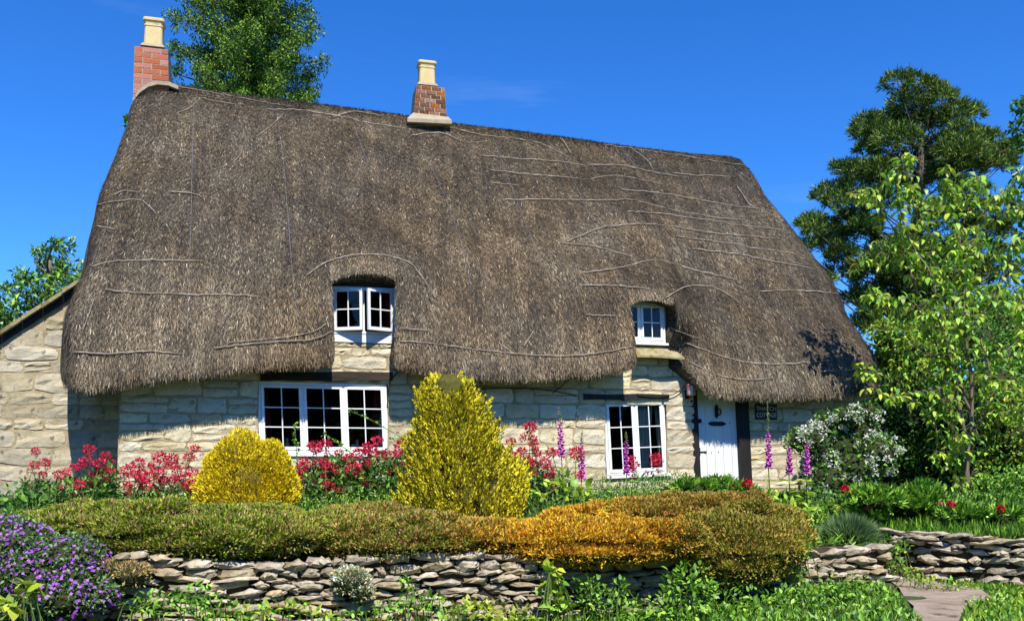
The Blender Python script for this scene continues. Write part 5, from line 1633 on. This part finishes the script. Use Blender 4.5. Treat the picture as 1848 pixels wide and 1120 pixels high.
valerian('sparse red valerian right of the golden conifer', [(956, 771), (961, 790), (922, 797), (942, 814), (915, 819), (932, 827), (969, 817), (953, 835), (950, 850), (934, 846), (995, 817), (992, 856), (1040, 817), (963, 801), (925, 850), (975, 860), (962, 838), (985, 835)], 13.4, [(960, 872, 50, 34), (1000, 880, 40, 30), (940, 860, 26, 30)], nl=.9)
valerian('few red flower heads before the window by the door', [(1183, 825), (1190, 832), (1178, 836), (1140, 828), (1146, 840)], 16.0, [(1160, 868, 30, 14)], 8, nl=.6, ds=.1)

# ---- foxgloves
def foxglove(label, x, ytop, yflower, ybot, ybase, Y, lean=0):
    base = base_at(x + lean, Y)
    root = thing('foxglove', label, 'flower', base, group='foxgloves in the bed')
    T_, Fl, B_ = at(x - lean * .3, ytop, Y), at(x, yflower, Y), at(x + lean * .2, ybot, Y)
    P = catmull([base, (base + B_) / 2, B_, Fl, T_], 18)
    V, Fs = tube(P, np.linspace(.011, .004, 18), 5)
    mk('stem', V, Fs, M['stem'], root, world_coords=True)
    k = Y / F
    # bells: hanging flared tubes, denser and smaller upwards
    mb = MB(); bud = Fol()
    n = 34
    for i in range(n):
        t = i / (n - 1)
        c = B_ + (Fl - B_) * t + rng.normal(size=3) * .004
        a = i * 2.4
        d = np.array([math.cos(a) * .8, math.sin(a) * .8 - .3, -.55 + .25 * t])
        d /= np.linalg.norm(d)
        s = .058 * (1.1 - .5 * t)
        pr = [c + d * s * q for q in (.1, .35, .7, 1.0)]
        mb.tube(pr, [s * .14, s * .26, s * .30, s * .42], 6, cap=False)
    o = mb.build('bells', foxm, root, smooth=True, world_coords=True)
    m_ = 60
    t = rng.random(m_)
    C0 = Fl + (T_ - Fl) * t[:, None]
    D = rdir(m_); D[:, 2] = .2
    bud.leaves(C0, D, rdir(m_), .035 * (1.15 - .8 * t), .014, mixcol(m_, [(.20, .26, .07), (.30, .30, .12), (.36, .22, .16)], [3, 2, 1]), 0)
    bud.build('buds', M['leaf'], root)
    lf_ = Fol()
    for i in range(16):
        t = rng.random() ** 1.4 * .8
        c = base + (B_ - base) * t
        a = rng.uniform(0, 6.28)
        L_ = .28 * (1.1 - .6 * t)
        lf_.leaves(c[None], np.array([[math.cos(a), math.sin(a), .45]]), np.array([[0, 0, 1.]]) + rdir(1) * .2, L_, L_ * .42, mixcol(1, G['bright'] + G['lime'], None, .15), .35, ovate=True)
    lf_.build('leaves', M['leaf'], root)
foxm = surf('foxglove_petal', [(.42, .05, .30), (.58, .10, .44), (.66, .20, .52)], 30, .6, 0)
foxglove('tall foxglove leaning left beside the sparse valerian', 1011, 735, 758, 820, 910, 13.2, 10)
foxglove('foxglove spike just right of the leaning foxglove', 1050, 776, 800, 860, 910, 13.3, -3)
foxglove('foxglove in front of the window by the door', 1130, 778, 795, 852, 900, 14.6, 2)
foxglove('tallest foxglove, covering part of the name board', 1386, 722, 778, 840, 930, 13.4, 4)
foxglove('shorter foxglove right of the tallest one', 1424, 762, 805, 850, 930, 13.6, 0)
foxglove('last foxglove in front of the white blossom', 1456, 772, 800, 850, 930, 13.8, -2)

# ---- peonies
def peony(label, Y, blobs_, blooms, cols=None, group='peonies'):
    bl = [blob(x, y, Y + rng.uniform(-.1, .1), rx, ry) for x, y, rx, ry in blobs_]
    root = thing('peony', label, 'flower', base_at(blobs_[0][0], Y), group=group)
    core(root, bl, .55)
    f = Fol(); st = MB()
    for c, r in bl:
        # leaves in hands of three to five fingers
        n = int(210 * r[0] * r[2] / .12)
        for _ in range(n):
            o = rdir(1)[0]; o[2] = abs(o[2]) * 1.0 - .2
            p = c + o * r * rng.uniform(.5, 1.05)
            m_ = 5
            d = unit(o * .7 + np.array([0, -.2, .6]) + rdir(1)[0] * .45); sd = unit(np.cross(d, rdir(1)[0]))
            a = np.linspace(-.95, .95, m_)[:, None]
            f.leaves(np.repeat(p[None], m_, 0), d * np.cos(a) + sd * np.sin(a), np.repeat(np.cross(sd, d)[None], m_, 0) + rdir(m_) * .2, .13 * rng.uniform(.7, 1.2, m_), .036, mixcol(m_, cols or (G['mid'] + G['bright']), None, .18), .15)
    f.build('foliage', M['gloss'], root)
    for (x, y, rp, cc) in blooms:
        p = at(x, y, Y - .25)
        g = base_at(x, Y - .1)
        V_, F_ = tube(catmull([g, (g + p) / 2 + np.array([.02, 0, 0]), p], 7), .007, 5)
        mk('stem', V_, F_, M['stem'], root, world_coords=True)
        b_ = Fol()
        s = rp * Y / F * .62
        b_.puff(p, s, 60, s * 1.0, s * .9, cc, None, .35, .9, .5, .3, jitter=.15, bend=-.3)
        b_.build('bloom', M['petal'], root)
red = [(.42, .006, .018), (.55, .012, .03), (.62, .02, .05)]; pink = [(.62, .10, .14), (.66, .25, .22)]
peony('peony below the front door with one deep red bloom', 13.0, [(1255, 882, 46, 16), (1300, 880, 46, 18), (1340, 895, 30, 20)], [(1349, 873, 9, red), (1321, 876, 4, red)])
peony('large peony bush behind the lavender with a crimson bloom', 12.4, [(1580, 905, 56, 32), (1630, 915, 60, 36), (1660, 900, 44, 34), (1560, 930, 36, 24), (1690, 930, 40, 30)], [(1525, 882, 8, red), (1568, 916, 6, pink), (1630, 895, 5, pink)])
peony('small peony with a drooping red bloom near the tree trunk', 11.8, [(1735, 930, 40, 24)], [(1716, 911, 8, red), (1697, 908, 4, pink)])
peony('small peony with a red bloom at the right edge', 11.6, [(1812, 935, 40, 24)], [(1806, 918, 7, red), (1812, 942, 3, pink)])

# ---- lavender
ly = 11.6
lv = thing('lavender', 'round grey green lavender tuft on top of the wall end', 'shrub', base_at(1533, ly))
f = Fol()
c0 = at(1533, 985, ly)
n = 6000
o = rdir(n); o[:, 2] = np.abs(o[:, 2]) + .35; o = unit(o)
st_ = c0 + o * np.array([.14, .14, .08]) * rng.random((n, 1))
Ls = .36 * rng.uniform(.7, 1.12, n)
f.leaves(st_, o + rdir(n) * .12, rdir(n), Ls, .013, mixcol(n, [(.12, .22, .07), (.19, .31, .11), (.27, .39, .16)], None, .2), .04)
f.build('foliage', M['leaf'], lv)

# ---- aubrieta on the left
ay = 8.5
ab = [blob(x, y, ay + dy, rx, ry, rd) for x, y, rx, ry, dy, rd in [(40, 985, 62, 42, .35, .4), (120, 1012, 70, 42, .2, .4), (60, 1040, 80, 50, .05, .4), (145, 1052, 52, 40, .05, .35), (105, 1080, 80, 40, -.1, .35), (10, 962, 42, 32, .5, .4), (185, 1075, 28, 28, .0, .25)]]
au = shrub('aubrieta', 'mound of small purple flowers spilling over the left end of the wall', 'flower', base_at(90, ay), ab, .05, .026, G['blue'] + [(.10, .13, .05)], dens=1.3, cs=.78, shell=.75)
f = Fol()
for c, r in ab:
    n = int(620 * r[0] * r[2] / .1)
    o = rdir(n); o = o[o[:, 1] < .35]
    o = o[lump(o * 2 + c, 2.3, 15) > -.45]
    for oo in o[:190]:
        p = c + oo * r * rng.uniform(.97, 1.08)
        m_ = 4
        a = np.arange(m_) * math.pi / 2 + rng.uniform(0, 3)
        nrm = unit(oo + np.array([0, -.5, .4]))
        t1 = unit(np.cross(nrm, [0, 0, 1.])); t2 = np.cross(nrm, t1)
        D = np.cos(a)[:, None] * t1 + np.sin(a)[:, None] * t2
        f.leaves(np.repeat(p[None], m_, 0), D, np.repeat(nrm[None], m_, 0), .017 * rng.uniform(.8, 1.2), .016, mixcol(1, [(.24, .05, .42), (.35, .10, .54), (.44, .18, .60)], None, .15).repeat(m_, 0), 0)
f.build('flowers', M['petal'], au)

# ---- weeds and low plants along the foot of the walls and in the beds
def clump(label, Y, blobs_, L, W, cols, name='weed_clump', group='weeds along the foot of the wall', n=1.0, up=.6, flat=.8, mat='leaf', cs=0):
    bl = [blob(x, y, Y + rng.uniform(-.12, .12), rx, ry) for x, y, rx, ry in blobs_]
    root = thing(name, label, 'plant', base_at(blobs_[0][0], Y), group=group)
    f = Fol(); st = MB()
    if cs: core(root, bl, cs)
    for c, r in bl:
        k = int(n * 5.5 * r[0] * r[2] / (L * W)) + 12
        f.puff(c, r, k, L, W, cols, None, .15, .55, up, .8, flat, .22, .2, ovate=W > .026)
        for q in range(6):
            o = rdir(1)[0] * np.array([.7, .7, .6])
            p = c + o * r
            g = np.array([c[0] + o[0] * .3, c[1] + o[1] * .3, float(ground_z(c[0], c[1]))])
            st.tube(catmull([g, (g + p) / 2 + rng.normal(size=3) * .02, p], 6), .005, 4)
    tag(st.build('stems', M['stem'], root, world_coords=True), kind='stuff')
    f.build('foliage', M[mat], root)
    return root
wy = 8.5
clump('grassy weeds below the stonecrop at the left of the wall', 8.45, [(300, 1085, 60, 26), (350, 1075, 40, 24), (380, 1095, 50, 22), (250, 1095, 40, 20)], .07, .03, G['bright'] + G['mid'])
clump('low leafy weeds at the wall foot left of centre', 8.65, [(470, 1103, 60, 16), (530, 1098, 46, 16), (590, 1112, 50, 12), (440, 1112, 60, 12)], .075, .035, G['bright'] + G['lime'])
clump('ivy like weeds climbing the wall below the cushion plant', 9.0, [(735, 1058, 20, 18), (765, 1085, 40, 20), (705, 1100, 40, 16), (800, 1105, 50, 14), (660, 1112, 50, 10)], .07, .035, G['mid'] + G['bright'])
clump('pale yellow green weeds at the wall foot near the centre', 9.15, [(860, 1100, 50, 20), (920, 1108, 50, 18), (830, 1110, 40, 14)], .08, .04, G['lime'])
clump('tall upright weed with heart shaped leaves against the wall', 9.45, [(1003, 1050, 24, 22), (1000, 1080, 26, 22), (1010, 1100, 30, 20), (996, 1030, 12, 10)], .11, .075, G['lime'] + G['bright'], n=.8)
clump('bushy green weeds right of the heart leaved plant', 9.6, [(1070, 1080, 44, 34), (1120, 1095, 50, 28), (1060, 1050, 26, 22), (1150, 1110, 50, 18), (1120, 1060, 20, 20)], .065, .032, G['bright'] + G['mid'])
clump('dense dark leafy plant spreading below the russet heather', 9.5, [(1240, 1070, 60, 40), (1310, 1085, 70, 36), (1380, 1090, 60, 34), (1200, 1100, 50, 26), (1270, 1105, 80, 22), (1430, 1090, 50, 34), (1240, 1040, 40, 24)], .075, .036, G['mid'] + G['bright'])
clump('thick carpet of small leaves beside the path', 9.4, [(1500, 1080, 60, 34), (1560, 1085, 56, 34), (1540, 1060, 46, 24), (1600, 1095, 40, 24), (1480, 1105, 60, 20)], .055, .03, G['bright'] + G['mid'])
clump('leafy shoot hanging where the russet heather meets the wall', 10.0, [(1440, 1010, 18, 40), (1430, 1050, 20, 30), (1455, 990, 14, 16)], .10, .045, G['bright'] + G['mid'])
clump('weeds growing on the path edge at the lower right', 9.0, [(1770, 1106, 60, 18), (1820, 1100, 60, 26), (1836, 1080, 30, 26), (1715, 1112, 40, 10), (1680, 1116, 40, 8), (1790, 1090, 40, 14)], .06, .03, G['bright'] + G['lime'])
clump('low weeds along the foot of the curving wall', 10.2, [(1665, 1046, 26, 9), (1700, 1056, 28, 9), (1642, 1034, 20, 9), (1735, 1062, 22, 8)], .055, .028, G['bright'] + G['lime'])
clump('green trailing plant growing out of the wall gap', 11.0, [(1605, 1000, 20, 16), (1625, 985, 18, 14), (1618, 1018, 16, 12)], .055, .026, G['mid'] + G['bright'])
clump('yellow green leaves at the lower left corner', 7.9, [(30, 1085, 34, 24), (18, 1105, 40, 18), (50, 1068, 18, 12)], .11, .085, G['lime'], n=.7)
clump('dark leaves at the left edge behind the purple flowers', 10.4, [(25, 915, 40, 22), (60, 905, 34, 18), (10, 900, 30, 24)], .09, .05, G['deep'] + G['mid'], group='low plants in the bed')
clump('fine leafed green plants under the window by the door', 14.3, [(1090, 880, 34, 22), (1120, 885, 34, 16), (1170, 878, 34, 18), (1210, 868, 34, 20), (1230, 884, 30, 14)], .05, .018, G['bright'] + G['blue'], group='low plants in the bed')
clump('broad leaves round the foot of the leaning foxglove', 12.9, [(1020, 880, 40, 26), (1050, 895, 34, 18), (985, 895, 30, 18)], .14, .075, G['bright'] + G['lime'], group='low plants in the bed', n=.8)
clump('grey green tussock between golden conifer and orange heather', 11.2, [(975, 925, 40, 18), (1000, 915, 26, 14)], .07, .012, G['blue'] + G['mid'], group='low plants in the bed', up=1.0)
clump('leafy plants under the three right foxgloves', 12.6, [(1400, 920, 34, 30), (1440, 930, 34, 28), (1470, 950, 26, 24), (1420, 960, 30, 22), (1380, 905, 24, 22), (1490, 925, 26, 24)], .10, .05, G['bright'] + G['lime'], group='low plants in the bed', n=.9)
clump('dense greenery beneath the white blossom bush', 14.2, [(1500, 905, 40, 22), (1540, 895, 34, 18), (1480, 895, 26, 18)], .07, .04, G['deep'] + G['mid'], group='low plants in the bed')
clump('feathery green growth left of the golden conifer foot', 12.2, [(560, 915, 40, 20), (620, 912, 50, 18), (690, 905, 40, 18)], .05, .016, G['bright'] + G['mid'], group='low plants in the bed')
clump('tangled green plants below the bay at the far right', 14.6, [(1790, 890, 50, 30), (1840, 880, 40, 40), (1810, 860, 40, 26)], .07, .035, G['bright'] + G['mid'], group='low plants in the bed')
# rambling rose shoots before the wide window
rs = thing('rose_shoot', 'thin arching rose stems with small leaves before the wide window', 'rose', base_at(700, 14.4))
st = MB(); f = Fol()
for pl in [[(745, 850), (735, 800), (700, 775), (665, 755), (633, 742)], [(648, 860), (635, 820), (610, 800), (585, 782)], [(538, 850), (535, 810), (533, 780), (534, 765)], [(740, 860), (730, 810), (705, 790)]]:
    P = catmull([at(x, y, 14.4) for x, y in pl], 14)
    V_, F_ = tube(P, np.linspace(.008, .004, 14), 4)
    mk('stem', V_, F_, M['stem'], rs, world_coords=True)
    for p in P[2:]:
        m_ = 4
        f.leaves(np.repeat(p[None], m_, 0) + rdir(m_) * .03, rdir(m_), rdir(m_) + np.array([0, -.6, .6]), .055, .034, mixcol(m_, G['bright'] + G['mid'], None, .2), .1)
f.build('foliage', M['leaf'], rs)
# ivy sprig at the left verge
iv = thing('ivy', 'small ivy sprig at the left edge of the thatch below the chimney', 'ivy', at(233, 250, 18.2))
f = Fol()
c, r = blob(232, 225, 18.25, 6, 17); f.puff(c, r, 60, .09, .07, G['mid'] + G['deep'], None, .1)
f.build('foliage', M['gloss'], iv)

# ---- grass: nobody could count it
def grass(name, label, pts_fn, n, L, cols, parent=None, W=.012):
    P = pts_fn(n)
    k = len(P)
    D = rdir(k) * (.42 if W < .02 else 1.1) + np.array([0, 0, 1.0])
    V, Fs = leaf_mesh(P, D, rdir(k), L * rng.uniform(.5, 1.3, k), W, .25, 0)
    C = mixcol(k, cols, None, .2)
    return tag(mk(name, V, Fs, M['leaf'], col=np.repeat(C, 4, 0)), label, 'grass', kind='stuff')
def region(xa, xb, da, db):
    def fn(n):
        X = rng.uniform(xa, xb, n); Y = bound(X) + .25 + rng.uniform(da, db, n)
        return np.stack([X, Y, ground_z(X, Y) - .01], 1)
    return fn
grass('grass', 'long grass on the bank above the curving wall', region(4.9, 8.5, 0.0, 3.2), 15000, .22, G['bright'] + G['mid'])
def verge(n):
    X = rng.uniform(-6, 4.6, n); Y = bound(X) - .1 - rng.random(n) ** 1.3 * 3.0
    ok = X < 3.95 + (Y - 9.5) * .28; X, Y = X[ok], Y[ok]
    return np.stack([X, Y, ground_z(X, Y) - .01], 1)
grass('verge_grass', 'weedy grass along the foot of the wall', verge, 3500, .11, G['bright'] + G['mid'])
grass('verge_weeds', 'small leafy weeds carpeting the verge below the wall', verge, 22000, .075, G['bright'] + G['lime'][:1] + G['mid'] + G['deep'], W=.045)
def bed(n):
    X = rng.uniform(-7, 9, n); Y = bound(X) + .3 + rng.random(n) * 6.5
    P = np.stack([X, Y, ground_z(X, Y) - .01], 1)
    v = np.array([hloc(p)[1] for p in P])
    return P[v < -.15]
grass('ground_cover', 'mixed low green cover over the garden beds', bed, 26000, .16, G['mid'] + G['deep'] + G['bright'], W=.03)
def right_verge(n):
    X = rng.uniform(3.8, 8, n); Y = bound(X) - .05 - rng.random(n) * 3.4
    keep = X > np.interp(Y, [8.0, 8.8, 9.45, 10.15, 10.75, 11.3], [3.85, 4.3, 4.9, 5.15, 4.98, 4.8]) + .04
    P = np.stack([X, Y, ground_z(X, Y) - .01], 1)
    return P[keep]
grass('path_grass', 'tufty grass on the right side of the path', right_verge, 2600, .10, G['bright'] + G['lime'])
grass('path_weeds', 'small leafy weeds on the right side of the path', right_verge, 20000, .075, G['bright'] + G['mid'] + G['lime'][:1], W=.045)

# ---- tree just outside the left edge: its shade falls on the outbuilding
broadleaf('garden_tree', 'leafy tree at the left outside the view shading the outbuilding wall', 11.2, [(-210, -20, 80), (-170, 90, 60), (-250, 60, 80), (-230, 180, 60), (-180, -110, 60)], [(-215, 950), (-212, 500), (-210, 100)], .1, .13, .08, G['mid'] + G['bright'], None, 'leaf', .35, seed=14)


# ---- field hedge behind the garden, carrying on past the right edge
hb = []
for k in range(9):
    X = 10.5 + k * 2.3
    hb.append((np.array([X, 25 + rng.normal() * .5, 1.2 + 1.0 + rng.random() * .4]), np.array([1.7, 1.3, 1.9 + rng.random() * .5])))
shrub('field_hedge', 'tall green hedge behind the garden shrubs at far right', 'hedge', (19, 25, 1.2), hb, .16, .09, G['mid'] + G['deep'], dens=.9, cs=.78)
